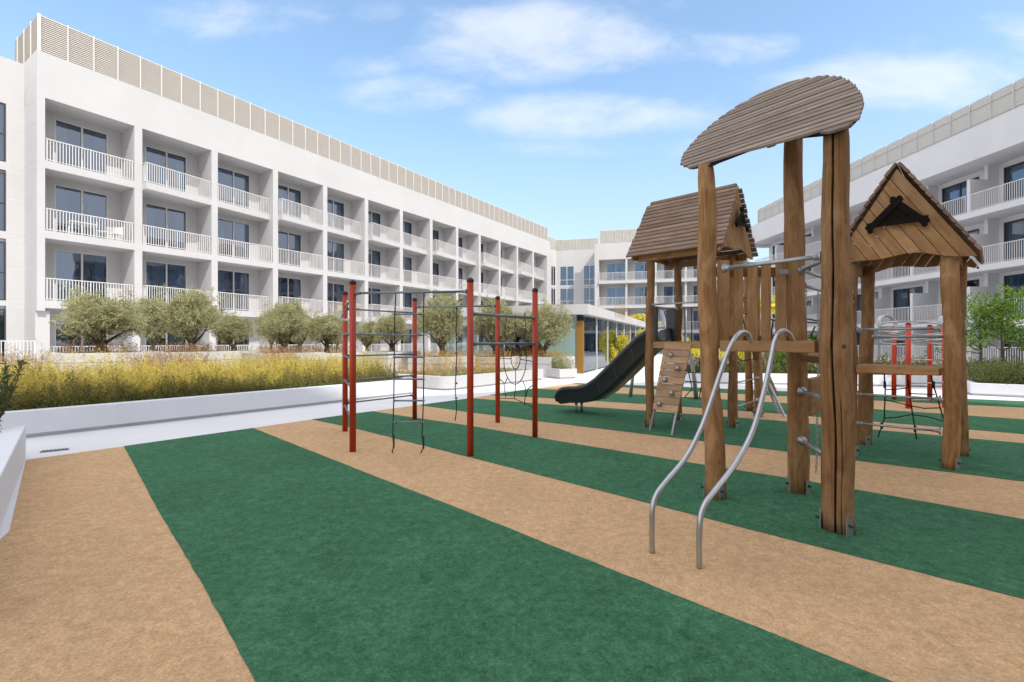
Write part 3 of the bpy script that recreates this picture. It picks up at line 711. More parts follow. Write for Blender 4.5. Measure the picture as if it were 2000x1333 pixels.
stems(M2, .35, 5.3, .3, 3.8, 700, .12, .4, 16, .04, .02, 'olive_leaf', 'low_cover', 'low yellowish green cover in the rounded white planter', 6, z0=.34)
# green-yellow meadow between hedge and the box planters
M3 = frame_M(A1+N1*5.2, U1, N1)
stems(M3, -1, 11, 0, 5, 1900, .55, .3, 26, .06, .016, 'yellow_leaf', 'yellow_meadow', 'yellow green planting between the hedge and the olive planters', 7, z0=.2, fuzz=.08)
M4 = frame_M(c, Vector((.90, .43, 0)), Vector((-.43, .90, 0)))
stems(M4, .1, .8, .15, 2.2, 260, .55, .3, 40, .06, .02, 'olive_leaf', 'planter_shrubs', 'yellow green shrubs in the small planter at the pavilion door', 8, z0=.36, fuzz=.07)
for k in (0, 2, 5, 7, 10, 11, 12):
    px, by, Y, _, _ = OT_[k]; loc = P(px, by, Y)
    stems(frame_M(loc, U1, N1), -.9, .9, -.9, .9, 120, .32, .5, 26, .08, .010, 'red_grass' if k < 9 else 'gold_grass', 'planter_grass', 'dry grass tufts round the foot of ' + O_LAB[k].replace(' with a short thick trunk', ''), 60+k, z0=-.02, lean=.4)
# leafy bush in the near left planter
NB_ = empty('leafy_bush', (-6.9, 6.35, .4), 0, 'dark green leafy bush at the left picture edge in the corner planter', 'plant')
b = MB(); r = random.Random(5); ends = []
for k in range(16):
    a = r.uniform(0, 6.28); e = (math.cos(a)*r.uniform(.1, .38), math.sin(a)*r.uniform(.1, .38), r.uniform(.45, .95)); limb(b, (0, 0, 0), e, .010, .004, .1, 4); ends.append(e)
b.build('stem', 'bark', NB_, world=False)
pp = []; dl = []
for e in ends:
    for q in range(70):
        u = random.random()**.7; pp.append([e[0]*u, e[1]*u, e[2]*u]); dl.append([random.gauss(0, .6)+e[0], random.gauss(0, .6)+e[1], .5+random.gauss(0, .4)])
leaf_mesh('foliage', 'dark_leaf', np.array(pp), np.array(dl), .085, .022, rng.random(len(pp)), NB_, world=False)
M5 = frame_M(Vector((-6.68, 6.58, 0)), UL, NL)
stems(M5, .25, 5.2, .25, 1.9, 2600, .1, .4, 20, .035, .02, 'dark_leaf', 'ground_cover', 'low dark green cover inside the lower left corner planter', 9, z0=.38, tb=(.2, .9))

# right hand and far planters
c0 = G(1895, 772.5); c1 = G(2000, 777.5); u5 = (c1-c0).normalized(); n5 = Vector((-u5.y, u5.x, 0))
PR = planter(c0, u5, n5, 0, 5, 0, 3.2, .36, 'low white planter at the right edge below two young green trees', .2, -.05)
M6 = frame_M(c0, u5, n5)
stems(M6, .2, 4.8, .2, 2.6, 1500, .62, .35, 44, .05, .02, 'dark_leaf', 'green_shrubs', 'green shrubs filling the planter under the two young trees', 10, z0=.3, fuzz=.09, tb=(.3, 1))
c2 = G(1330, 748.5); c3 = G(1850, 757.5); u6 = (c3-c2).normalized(); n6 = Vector((-u6.y, u6.x, 0)); L6 = (c3-c2).length
PM = planter(c2, u6, n6, 0, L6+1.2, 0, 3.4, .40, 'long low white planter wall across the far side of the playground', .2, -.05)
M7 = frame_M(c2, u6, n6)
stems(M7, .2, L6+1, .25, 2.8, 1700, .42, .5, 34, .07, .03, 'dark_leaf', 'mixed_shrubs', 'mixed green shrubs in the far planter behind the wooden towers', 13, z0=.34, fuzz=.1, tb=(.3, 1), hfun=noisy(.4))
stems(M7, .2, L6+1, .3, 2.4, 260, .55, .3, 30, .06, .04, 'flower', 'pale_flowers', 'pale pinkish flower heads in the far planter', 14, z0=.36, fuzz=.1, base=.6, keep=lambda x, y: np.sin(x*1.7) > .3)
stems(M7, 3.6, 5.2, .8, 2.2, 160, 1.0, .3, 50, .08, .035, 'fresh_leaf', 'bright_shrub', 'bright green shrub in the far planter behind the hut legs', 15, z0=.34, fuzz=.14, kind='stuff')
# plants in front of the pavilion
for (px, Y, h, wd, lab) in ((1216, 32.5, 2.2, .85, 'bright yellow shrub in front of the pavilion glass above the slide'), (1192, 31, 1.3, .5, 'smaller yellow green shrub left of the bright one before the pavilion'), (1260, 36, 2.2, .9, 'yellow orange shrub before the pavilion glass beside the hut post'),
                            (1345, 27, 1.6, 1.5, 'yellow shrub seen under the hut roof between its posts'), (1385, 25, 1.5, 1.3, 'yellow flowering shrub behind the wooden ramp'), (1440, 22, 1.35, 1.1, 'yellow green shrub behind the leaning steel handrail')):
    loc = at_ground(px, Y); root = empty('yellow_shrub', loc, 0, lab, 'shrub', 'yellow shrubs near the pavilion')
    b = MB(); bl = []
    for k in range(7):
        a = random.uniform(0, 6.28); e = (math.cos(a)*wd*.35, math.sin(a)*wd*.35, h*random.uniform(.5, .9)); limb(b, (0, 0, 0), e, .025, .008, .1, 3); bl.append((*e, wd*.28, wd*.28, h*.2))
    b.build('stem', 'bark', root, world=False)
    bl.append((0, 0, h*.45, wd*.4, wd*.4, h*.3)); pos, dl, tt = crown_points(bl, 270, 6, .10, .5, int(px), .2)
    leaf_mesh('foliage', 'lime_leaf', pos, dl, .15, .06, tt, root, world=False)
# palm trees
def palm(px, Y, h, fr, lab, seed):
    loc = at_ground(px, Y); root = empty('palm_tree', loc, 0, lab, 'palm tree', None); r = random.Random(seed)
    b = MB(); b.tube([(0, 0, 0), (.05, 0, h*.4), (.02, .05, h)], [.16, .13, .11], 9, rf=lambda th, l: 1+.08*math.sin(l*40)); b.build('trunk', 'bark', root, world=False)
    pos = []; dl = []
    for k in range(24):
        a = 2*math.pi*k/24+r.uniform(-.2, .2); el = r.uniform(.0, 1.2); Lf_ = fr*r.uniform(.8, 1.1)
        for q in range(34):
            u = .12+.88*q/34; x = math.cos(el)*u*Lf_; z = h+math.sin(el)*u*Lf_-.45*u*u*Lf_; c_ = Vector((math.cos(a)*x, math.sin(a)*x, z)); fwd = Vector((math.cos(a), math.sin(a), math.sin(el)-.9*u)).normalized(); sd2 = Vector((-math.sin(a), math.cos(a), 0))
            for s in (-1, 1): pos.append(c_); dl.append(fwd*.6+sd2*s+Vector((0, 0, -.25)))
    leaf_mesh('fronds', 'fresh_leaf' if seed % 2 else 'lime_leaf', np.array(pos), np.array(dl), fr*.3, .035, rng.random(len(pos)), root, world=False)
palm(1497, 25, 3.2, 1.6, 'yellow green palm seen through the upright wooden planks', 2)
palm(1255, 52, 3.9, 2.0, 'palm whose fronds rise over the pavilion roof beside the hut post', 4)
palm(1600, 24, 1.5, 1.0, 'low palm behind the hanging chains', 3)
# young trees at the right
def young_tree(loc, h, wd, lab, seed, n=420):
    root = empty('young_tree', loc, 0, lab, 'tree', 'young green trees in the right planter'); r = random.Random(seed); random.seed(seed)
    b = MB(); b.tube([(0, 0, 0), (.03, .02, h*.35), (-.02, 0, h*.65), (0, 0, h*.95)], [.045, .035, .025, .01], 7); bl = []
    for k in range(15):
        a = k*2.4+r.uniform(-.3, .3); z0_ = h*r.uniform(.32, .8); rr = wd*.5*r.uniform(.5, 1.05)*(1.15-z0_/h*.6); e = (math.cos(a)*rr, math.sin(a)*rr, z0_+h*r.uniform(.05, .2)); limb(b, (0, 0, z0_), e, .016, .005, .1, 4)
        s_ = wd*r.uniform(.10, .17); bl.append((*e, s_*1.3, s_*1.3, s_)); bl.append((e[0]*.6, e[1]*.6, (e[2]+z0_)/2, s_, s_, s_*.8))
    b.build('trunk', 'bark', root, world=False); pos, dl, tt = crown_points(bl, n, 6, .06, .1, seed, .1)
    leaf_mesh('crown', 'fresh_leaf', pos, dl, .075, .04, tt, root, world=False)
young_tree(at_ground(1915, 15.3, .3), 2.75, 2.1, 'denser young green tree close to the right hut post', 3, 900)
young_tree(at_ground(1957, 15.0, .3), 2.75, 1.9, 'sparser young green tree nearer the right picture edge', 4, 430)
# parasol at the far right
pz = empty('parasol', at_ground(2003, 20.5), 0, 'white parasol cut off by the right picture edge under the balconies', 'parasol')
b = MB(); b.tube([(0, 0, 0), (0, 0, 2.5)], .025, 8); b.build('pole', 'grey_steel', pz, world=False)
b = MB(); vs = [(0, 0, 2.65)]+[(1.1*math.cos(k*math.pi/4), 1.1*math.sin(k*math.pi/4), 2.25) for k in range(8)]; b._add(vs, [(0, k+1, (k+1) % 8+1) for k in range(8)])
b.build('canopy', 'canvas', pz, world=False)

# ------------------------------------------------------------------ balcony furniture
def bal(i, r, x, y): return wmat(LB) @ Vector((i*pitch+x, y, lev[r]))
def chair(loc, rz, m, lab, group):
    o = empty('balcony_chair', loc, rz, lab, 'chair', group); b = MB(); b.box(-.22, .22, -.22, .22, .42, .46); b.build('seat', m, o, world=False)
    b = MB(); b.box(-.22, .22, .20, .24, .46, .86); b.build('backrest', m, o, world=False)
    for sx in (-.2, .18):
        for sy in (-.2, .18): g = MB(); g.box(sx, sx+.03, sy, sy+.03, 0, .42); g.build('leg', m, o, world=False)
def table(loc, rz, m, lab):
    o = empty('balcony_table', loc, rz, lab, 'table'); b = MB(); b.box(-.5, .5, -.3, .3, .70, .73); b.build('tabletop', m, o, world=False)
    for sx in (-.45, .42):
        for sy in (-.26, .23): g = MB(); g.box(sx, sx+.04, sy, sy+.04, 0, .7); g.build('leg', m, o, world=False)
table(bal(0, 1, 1.5, .7), AL, 'white_plastic', 'white table on the left building\'s first balcony column, middle row')
chair(bal(0, 1, 2.3, .6), AL+1.3, 'white_plastic', 'white chair right beside the white balcony table', 'white balcony chairs')
chair(bal(0, 1, 2.9, .8), AL-1.0, 'white_plastic', 'white chair at the far right of the balcony with the white table', 'white balcony chairs')
table(bal(4, 2, 2.7, .6), AL, 'teak', 'wooden table at the right of the lower balcony above the red poles')
chair(bal(4, 2, .9, .5), AL+.8, 'teak', 'wooden chair at the left of the balcony with the wooden table', 'wooden balcony chairs')
chair(bal(4, 2, 1.6, .6), AL-.8, 'teak', 'wooden chair next to the wooden balcony table', 'wooden balcony chairs')
table(bal(8, 1, 1.8, .6), AL, 'white_plastic', 'small white table on a far balcony of the left building, middle row')

# ------------------------------------------------------------------ red climbing frame
CF = empty('climbing_frame', (-1.2, 8.2, 0), 0, 'red metal climbing frame of six poles with rope ladder, knotted rope and web net', 'climbing frame')
PP = [G(674, 843), G(689, 883), G(810, 820), G(918.5, 891), G(972, 826), G(1045, 855)]; ZT = [2.47]*6
for p in PP:
    b = MB(); b.tube([p, p+Vector((0, 0, 2.43))], .046, 20); o = b.build('pole', 'red_paint', CF)
    b = MB(); b.tube([p+Vector((0, 0, z)) for z in (2.42, 2.45, 2.47, 2.485)], [.050, .049, .037, .012], 20); b.build('cap', 'black_cap', o)
V = lambda p, z: Vector((p.x, p.y, z))
def clampbar(a, b_, r, parent, m='grey_steel', name='bar'):
    d = (b_-a).normalized(); a2 = a+d*.05; b2 = b_-d*.05
    o = MB(); o.tube([a2, b2], r, 10)
    for q, s in ((a2, 1), (b2, -1)): o.tube([q-d*s*.005, q+d*s*.012, q+d*s*.03, q+d*s*.07], [.034, .032, r*1.35, r*1.3], 12)
    return o.build(name, m, parent)
P1, P2, P3, P4, P5, P6 = PP
clampbar(V(P2, 2.29), V(P4, 2.29), .017, CF); clampbar(V(P3, 2.29), V(P5, 2.29), .017, CF)
for z in (2.17, 1.72, 1.335, .9, .5): clampbar(V(P1, z), V(P3, z), .015, CF)
for z in (1.98, 1.56): clampbar(V(P4, z), V(P6, z), .021, CF)
for z in (1.72, 1.33, .9, .45): clampbar(V(P1, z), V(P2, z), .015, CF)
# rope ladder
n_ = ((P4-P2).cross(Vector((0, 0, 1)))).normalized(); lad = empty('x', (0, 0, 0)); bpy.data.objects.remove(lad)
def on(px, py, pa=P2, nn=n_): return ray_plane(px, py, pa, nn)
b = MB()
for pts in (((773, 573), (771, 620), (770, 700), (769, 783), (767, 850), (769, 872), (766, 885)), ((828, 572), (827, 620), (828, 700), (827, 783), (824, 850), (827, 874), (822, 885))):
    b.tube([on(*p) for p in pts], .009, 7)
    b.tube([on(*pts[5])+Vector((0, 0, .16)), on(*pts[5])+Vector((0, 0, -.02))], .013, 7)
RL = b.build('rope_ladder', 'rope', CF)
for y in (614, 655, 698, 741, 783, 825):
    g = MB(); a = on(770, y); c_ = on(827, y); g.tube([a, c_], .012, 8)
    for q in (a, c_): g.sphere(q, .02, 5)
    g.build('rung', 'grey_steel', RL)
n35 = ((P5-P3).cross(Vector((0, 0, 1)))).normalized()
b = MB(); kp = [(892, 600), (891, 650), (892, 700), (889, 760), (892, 800), (889, 822)]; b.tube([ray_plane(*p, P3, n35) for p in kp], .010, 7)
KR = b.build('climbing_rope', 'rope', CF)
for y in (659, 689, 718, 749, 778):
    g = MB(); q = ray_plane(891, y, P3, n35); g.tube([q-Vector((0, 0, .022)), q-Vector((0, 0, .01)), q+Vector((0, 0, .01)), q+Vector((0, 0, .022))], [.012, .03, .03, .012], 12); g.build('knot_disc', 'grey_steel', KR)
# web net P5-P6
n56 = ((P6-P5).cross(Vector((0, 0, 1)))).normalized(); w56 = lambda x, y: ray_plane(x, y, P5, n56)
clampbar(V(P5, 2.10), V(P6, 1.98), .015, CF)
b = MB(); r_ = .008
def loopy(cx, cy, rx, ry, n=28): return [w56(cx+rx*math.cos(2*math.pi*i/n), cy+ry*math.sin(2*math.pi*i/n)) for i in range(n)]
b.tube(loopy(1006, 700, 22, 51), r_, 6, closed=True); b.tube(loopy(1007, 700, 9, 21), r_, 6, closed=True)
def ropes(b, segs, fn, r=r_):
    for s in segs: b.tube([fn(*p) for p in s], r, 6)
ropes(b, [[(1006, 615), (1006, 649)], [(990, 618), (986, 650), (991, 663)], [(1024, 613), (1028, 648), (1022, 662)], [(1007, 649), (1007, 679)], [(1007, 721), (1007, 751), (1005, 779)], [(1028, 648), (1044, 665)], [(986, 650), (974, 662)],
          [(974, 701), (997, 701)], [(1016, 702), (1043, 707)], [(974, 739), (984, 748), (988, 777)], [(991, 738), (986, 750)], [(1021, 745), (1027, 760), (1024, 792)], [(1043, 751), (1031, 760), (1027, 775)],
          [(974, 778), (1005, 779), (1028, 790), (1043, 797)]], w56)
b.build('web_net', 'rope', CF)
# S shaped tubes between the two left poles
b = MB(); m12 = lambda t, z, o: P1.lerp(P2, t)+Vector((-.06*o, 0, z))
for k, dx in enumerate((0, .02)):
    b.tube([V(P1, 2.24-dx), m12(.3, 2.27, 0), m12(.6, 2.2, .2), m12(.55, 2.1, .8), m12(.45, 2.02, 1.6), m12(.55, 1.95, 2.3), m12(.75, 1.92, 1.4), V(P2, 1.90+dx*2)], .014, 8)
b.build('curved_handle', 'stainless', CF)

# ------------------------------------------------------------------ small red frame far right
C2 = empty('climbing_frame', G(1774, 798), 0, 'smaller orange-red climbing frame with coiled steel rings seen under the right hut', 'climbing frame')
Q = [G(1746, 781), G(1774, 798.5), G(1816, 784), G(1846, 797)]
for p in Q:
    b = MB(); b.tube([p, p+Vector((0, 0, 2.0))], .055, 16); o = b.build('pole', 'orange_paint', C2)
    b = MB(); b.tube([p+Vector((0, 0, z)) for z in (1.99, 2.02, 2.035)], [.056, .05, .015], 16); b.build('cap', 'black_cap', o)
for z in (1.15, .75, .40): clampbar(V(Q[0], z), V(Q[2], z), .016, C2, 'stainless')
for z in (1.15, .6, .2): clampbar(V(Q[1], z), V(Q[3], z), .016, C2, 'stainless')
mid = (Q[0]+Q[1]+Q[2]+Q[3])/4
b = MB()
for k in range(5):
    z = 2.02-.11*k; rx = .95-.02*k; ry = .5
    b.tube([mid+Vector((rx*math.cos(a)+.05*math.sin(3*a+k), ry*math.sin(a), z+.06*math.sin(2*a+k))) for a in [2*math.pi*i/36 for i in range(36)]], .018, 7, closed=True)
for k in range(4):
    for sx in (-.75, .85):
        b.tube([mid+Vector((sx+.22*math.cos(a)+k*.05, .2*math.sin(a)*.5+.1*k, 2.02+.24*math.sin(a))) for a in [2*math.pi*i/24 for i in range(24)]], .016, 7, closed=True)
b.build('steel_coil', 'stainless', C2)

# ------------------------------------------------------------------ steel swing frame behind the hut
SF = empty('steel_frame', (4.1, 13.5, 0), 0, 'light grey steel frame with leaning legs behind the wooden hut', 'play frame')
b = MB(); b.tube([G(1231, 776), P(1236, 735, 13.7), P(1241, 700, 13.7), P(1250, 665, 13.6), P(1275, 640, 13.5)], [.05, .045, .04, .035, .03], 10); b.build('leg', 'galv', SF)
b = MB(); b.tube([G(1360, 781), P(1356, 740, 13.1), P(1350, 700, 13.1), P(1338, 665, 13.2), P(1320, 640, 13.4)], [.06, .055, .045, .035, .03], 10); b.build('leg', 'galv', SF)
b = MB(); b.tube([P(1275, 640, 13.5), P(1320, 640, 13.4)], .03, 8); b.build('bar', 'galv', SF)

# ------------------------------------------------------------------ wooden play tower
PT = empty('play_tower', (3.5, 6.5, 0), 0, 'large wooden play tower of log posts with two hut roofs, canopy and slide', 'play structure')
def post(bx, by, tx, ty, h, r0, r1, seed, crack=None, bul=None):
    r = random.Random(seed); n = 26; pts = []; rr = []; r0 *= .87; r1 *= .86
    ph = [r.uniform(0, 6) for _ in range(6)]
    for i in range(n+1):
        u = i/n; z = h*u
        pts.append(Vector((bx+(tx-bx)*u+.010*math.sin(z*2.1+ph[0])+.006*math.sin(z*5.3+ph[1]), by+(ty-by)*u+.010*math.sin(z*1.9+ph[2]), z)))
        rr.append((r0+(r1-r0)*u)*(1+.045*math.sin(z*2.7+ph[3])+.025*math.sin(z*6.1+ph[4])+.012*math.sin(z*13+ph[5])))
    rr[0] *= 1.0; rr[-1] *= .9
    a1, a2, a3 = [r.uniform(0, 6) for _ in range(3)]
    kn = [(r.uniform(0, 6.28), r.uniform(.2, h), r.uniform(.03, .07)) for _ in range(4)]
    def rf(th, l):
        v = 1+.035*math.sin(2*th+a1+l*.6)+.02*math.sin(3*th+a2-l)+.012*math.sin(7*th+a3+l*.8)+.008*math.sin(13*th+l*3)
        for ka, kl, ks in kn:
            d = math.atan2(math.sin(th-ka), math.cos(th-ka)); v += ks*1.4*math.exp(-(d/.35)**2-((l-kl)/.07)**2)
        if crack:
            for ca, cw, l0, l1, dep in crack:
                if l0 < l < l1:
                    d = math.atan2(math.sin(th-ca-.03*math.sin(l*3)), math.cos(th-ca-.03*math.sin(l*3)))
                    if abs(d) < cw: v -= dep*(1-abs(d)/cw)
        return v
    b = MB(); b.tube(pts, rr, 160 if crack else 30, rf=rf)
    if crack:
        for q_ in range(len(b.v)):
            i_q, th = q_//160, 2*math.pi*(q_ % 160)/160; l = h*i_q/n
            for ca_, cw, l0, l1, dep in crack:
                d = th-ca_-.03*math.sin(l*3); d = abs(math.atan2(math.sin(d), math.cos(d)))
                if l0 < l < l1 and d < cw*.9: b.t[q_] = -1.5*dep/.5  # shade inside the crack put into the vertex tint
    o = b.build('post', 'wood_post', PT)
    return o, r0
def brackets(o, x, y, r0, ph=0.4, k=3):
    for i in range(k):
        a = -math.pi/2+ph+i*2*math.pi/k; d = Vector((math.cos(a), math.sin(a), 0)); s_ = Vector((-d.y, d.x, 0)); c_ = Vector((x, y, 0))+d*(r0*1.06)
        b = MB(); b.bbox(c_+Vector((0, 0, .075)), (0, 0, 1), s_, d, .15, .062, .012, bev=.004)
        q = c_+d*.006+Vector((0, 0, .095)); b.build('foot_bracket', 'galv', o)
        b = MB(); b.tube([q, q+d*.02, q+d*.03], [.013, .012, .005], 8); b.build('bolt', 'black_cap', o)
# crack facing the camera: angle in the tube's own frame is found from the frame maths (first ring, axis ~ +z, ref x)
def tube_angle(wx, wy):
    # for d = +z: a = d x ref(1,0,0) = (0,1,0); b = d x a = (-1,0,0)
    return math.atan2(-wx, wy)
toc = Vector((-2.74, -4.02, 0)).normalized()
ca = tube_angle(toc.x, toc.y)
posts = {}
def mk(nm, bx, by, tx, ty, h, r0, r1, seed, ph=.4, k=3, **kw):
    o, r = post(bx, by, tx, ty, h, r0, r1, seed, **kw); brackets(o, bx, by, r0*.86, ph, k); posts[nm] = Vector((bx, by, 0)); return o
mk('A', 2.075, 4.90, 1.97, 4.90, 3.40, .112, .094, 1, ph=.25)
mk('B', 3.03, 5.06, 2.965, 5.06, 4.15, .112, .098, 2, ph=.45)
OC = mk('C', 2.745, 4.03, 2.715, 4.03, 3.41, .141, .115, 3, ph=.05, crack=[(ca-.20, .085, -1, 5, .5), (ca+.22, .04, -1, 1.15, .3)])
mk('D', 4.73, 6.70, 4.73, 6.70, 2.75, .100, .092, 4)
mk('E', 5.47, 7.42, 5.52, 7.42, 2.75, .105, .10, 5, ph=-.2)
mk('F', 5.50, 5.99, 5.49, 5.99, 2.80, .098, .102, 6, ph=.0)
mk('G', 6.26, 6.70, 6.26, 6.70, 2.75, .092, .088, 7, ph=1)
mk('H', 2.55, 8.88, 2.57, 8.88, 3.2, .090, .085, 8, ph=.0)
mk('I', 3.37, 9.70, 3.36, 9.70, 3.2, .085, .080, 9)
mk('J', 4.10, 8.88, 4.10, 8.88, 3.2, .095, .09, 10)
mk('M', 3.36, 8.08, 3.36, 8.08, 3.2, .09, .085, 11)
mk('K', 5.46, 11.0, 5.40, 11.0, 3.15, .095, .085, 12)
mk('L', 5.20, 10.1, 5.15, 10.1, 3.15, .10, .09, 13)
A, B, C, D, E_, F_, G_, H_2, I_, J_, M_, K_, L_ = [posts[k] for k in 'ABCDEFGHIJMKL']
# knot hole on C
b = MB(); q = ray_plane(1648, 677.5, C+toc*.133, toc); b.tube([q+toc*.001, q-toc*.03], .017, 16); b.build('bolt_hole', 'black_cap', OC)
# --- canopy
al = R(45); e1 = (C-A).normalized(); nn = Vector((.789, .614, 0)); e2 = Vector((nn.x*math.cos(al), nn.y*math.cos(al), math.sin(al))); cn = e1.cross(e2).normalized()
A0 = Vector((1.97, 4.90, 3.41))
outl = [(1328, 325), (1335, 305), (1365, 270), (1400, 240), (1440, 212), (1480, 190), (1505, 178), (1530, 169), (1560, 160), (1610, 153), (1645, 155), (1670, 170), (1685, 190), (1688, 210), (1680, 235), (1668, 247), (1655, 253), (1620, 264), (1580, 268), (1530, 275), (1460, 297), (1400, 320), (1390, 325), (1345, 333)]
uv = []
for p in outl:
    q = ray_plane(*p, A0, cn)-A0; uv.append((q.dot(e1), q.dot(e2)))
def span(v):
    xs = []
    for i in range(len(uv)):
        (ua, va), (ub, vb) = uv[i], uv[(i+1) % len(uv)]
        if (va-v)*(vb-v) < 0: xs.append(ua+(ub-ua)*(v-va)/(vb-va))
    return (min(xs), max(xs)) if len(xs) >= 2 else None
if cn.z < 0: cn = -cn
vmin = min(v for _, v in uv); vmax = max(v for _, v in uv); ns = 19; b = MB(); hgt = (vmax-vmin)/ns
cano = MB()
for k in range(ns):
    v0 = vmin+hgt*k; v1 = v0+hgt; s0 = span(v0+.006); s1 = span(v1-.006)
    if not s0 and not s1: continue
    s0 = s0 or s1; s1 = s1 or s0
    g = .0125; off = cn*(.003*(k % 2)); s0 = (s0[0]+random.uniform(-.008, .008), s0[1]+random.uniform(-.006, .006)); s1 = (s0[0]*.5+s1[0]*.5, s0[1]*.5+s1[1]*.5)
    pts = [A0+e1*s0[0]+e2*(v0+g)+off, A0+e1*s0[1]+e2*(v0+g)+off, A0+e1*s1[1]+e2*(v1-g)+off, A0+e1*s1[0]+e2*(v1-g)+off]
    # rounded plank: main slab + thinner lips
    cano.prism(pts, cn*.028, gax=(e1, e2))
CN = cano.build('canopy', 'wood_canopy', PT)
bk_ = MB(); cu = sum(u for u, _ in uv)/len(uv); cv = sum(v for _, v in uv)/len(uv)
bk_.prism([A0+e1*(cu+(u-cu)*.965)+e2*(cv+(v-cv)*.965)-cn*.012 for u, v in uv], cn*.010); bk_.build('slat_gap_shade', 'ornament', CN)  # near-black sheet added under the slats to paint shade in their gaps
md = CN.modifiers.new('bevel', 'BEVEL'); md.width = .004; md.segments = 1; md.limit_method = 'ANGLE'
b = MB()
for uu in (.05, .62, 1.02):
    b.bar(A0+e1*uu+e2*.06-cn*.035, A0+e1*uu+e2*(.45 if uu < .1 else .75)-cn*.035, .07, .06, up=cn)
b.build('canopy_joist', 'wood_roof', CN)
# --- AC platform beam and planks
def bp(p, z): return Vector((p.x, p.y, z))
dAC = (C-A).normalized(); nAC = Vector((.789, .614, 0))
b = MB(); b.bar(bp(A, 1.55)+dAC*.10, bp(C, 1.55)-dAC*.15, .16, .105, bev=.008); b.build('deck_beam', 'wood_board', PT)
b = MB(); cen = (A+B+C)/3
for t_ in (.25, .5, .75):
    a = A.lerp(B, t_); c_ = C.lerp(B, t_); b.bar(bp(a, 1.545), bp(c_, 1.545), .19, .05, bev=.005)
b.build('deck', 'wood_board', PT)
b = MB(); b.tube([bp(B, 1.42)+Vector((.02, -.05, 0)), bp(C, 1.42)], .035, 10)
b.build('support_log', 'wood_post', PT)
dAB = (B-A).normalized(); nAB = Vector((dAB.y, -dAB.x, 0))
for k, (px0, px1, top, bot) in enumerate(((1401, 1424, 509, 681), (1433, 1451, 511, 668), (1460, 1479, 513, 668), (1487, 1505, 512, 668), (1515, 1535, 508, 668))):
    Y = 5.02+.03*(k % 2)*0; a = P(px0, top, Y); c_ = P(px1, bot, Y); cx = (a.x+c_.x)/2
    b = MB(); b.bbox((cx, Y, (a.z+c_.z)/2), (0, 0, 1), (1, 0, 0), (0, -1, 0), a.z-c_.z, c_.x-a.x, .03, bev=.006); b.build('plank', 'wood_board', PT)
b = MB(); b.bar((2.12, 5.06, 2.33), (2.98, 5.09, 2.33), .035, .10); b.build('plank_rail', 'wood_post', PT)
b = MB(); b.bar((2.12, 5.06, 1.63), (2.98, 5.09, 1.63), .035, .06); b.build('plank_rail', 'wood_post', PT)
def flange(mb, p, d, r=.035):
    d = Vector(d).normalized(); mb.tube([p, p+d*.012, p+d*.02], [r, r, r*.6], 14)
def steelbar(a, b_, r, parent=None, m='galv', ra=.1, rb=.1, name='steel_bar'):
    d = (b_-a).normalized(); a2 = a+d*ra; b2 = b_-d*rb; o = MB(); o.tube([a2, b2], r, 12)
    for q, s in ((a2, 1), (b2, -1)):
        o.tube([q-d*s*.012, q+d*s*.004, q+d*s*.010, q+d*s*.045, q+d*s*.06], [.048, .046, r*1.6, r*1.45, r], 14)
    return o.build(name, m, parent or PT)
steelbar(bp(A, 2.33), bp(C, 2.33), .021, ra=.105, rb=.13)
steelbar(bp(B, 2.33), bp(C, 2.33), .017, ra=.12, rb=.13)
steelbar(bp(B, 1.08), bp(C, 1.08), .019, ra=.12, rb=.14); steelbar(bp(B, .57), bp(C, .57), .019, ra=.12, rb=.14)
steelbar(bp(B, 2.36), bp(D, 2.36), .02, ra=.11, rb=.1); steelbar(bp(B, 2.2), bp(D, 2.2)+Vector((0, 0, 0)), .02, ra=.11, rb=.1)
b = MB(); b.bbox(P(1530, 531, 4.93), (1, 0, 0), (0, 0, 1), (0, 1, 0), .10, .05, .012); b.build('steel_bracket', 'galv', PT)
b = MB(); q = P(1661, 580, 6.59); b.bbox(q, (0, 0, 1), (1, 0, 0), (0, 1, 0), .26, .06, .015)
for z in (-.07, .07): b.sphere(q+Vector((0, -.02, z)), .03, 6)
b.build('steel_bracket', 'galv', PT)
# handrails
def hrail(px, top_t, proj):
    base = G(*px[0]); n_ = dAC; pts = [ray_plane(x, y, base, n_) for x, y in px]
    # smooth (Catmull-Rom)
    out = []
    Pq = [pts[0]]+pts+[pts[-1]]
    for i in range(1, len(Pq)-2):
        for k in range(6):
            t_ = k/6; p0, p1, p2, p3 = Pq[i-1:i+3]
            out.append(.5*((2*p1)+(p2-p0)*t_+(2*p0-5*p1+4*p2-p3)*t_*t_+(3*p1-p0-3*p2+p3)*t_**3))
    out.append(pts[-1]); b = MB(); b.tube(out, .0205, 14); return b.build('handrail', 'stainless', PT)
hrail([(1274, 1081), (1273.5, 1030), (1275, 990), (1283, 965), (1300, 942), (1340, 893), (1371, 833), (1395, 765), (1417, 700), (1430, 670), (1441, 653), (1452, 648), (1461, 653), (1467, 668)], 0, 0)
hrail([(1366, 1111), (1365.5, 1060), (1368, 1012), (1378, 983), (1397, 958), (1437, 905), (1470, 842), (1492, 765), (1506, 700), (1512, 670), (1520, 652), (1530, 646), (1541, 652), (1549, 668)], 0, 0)
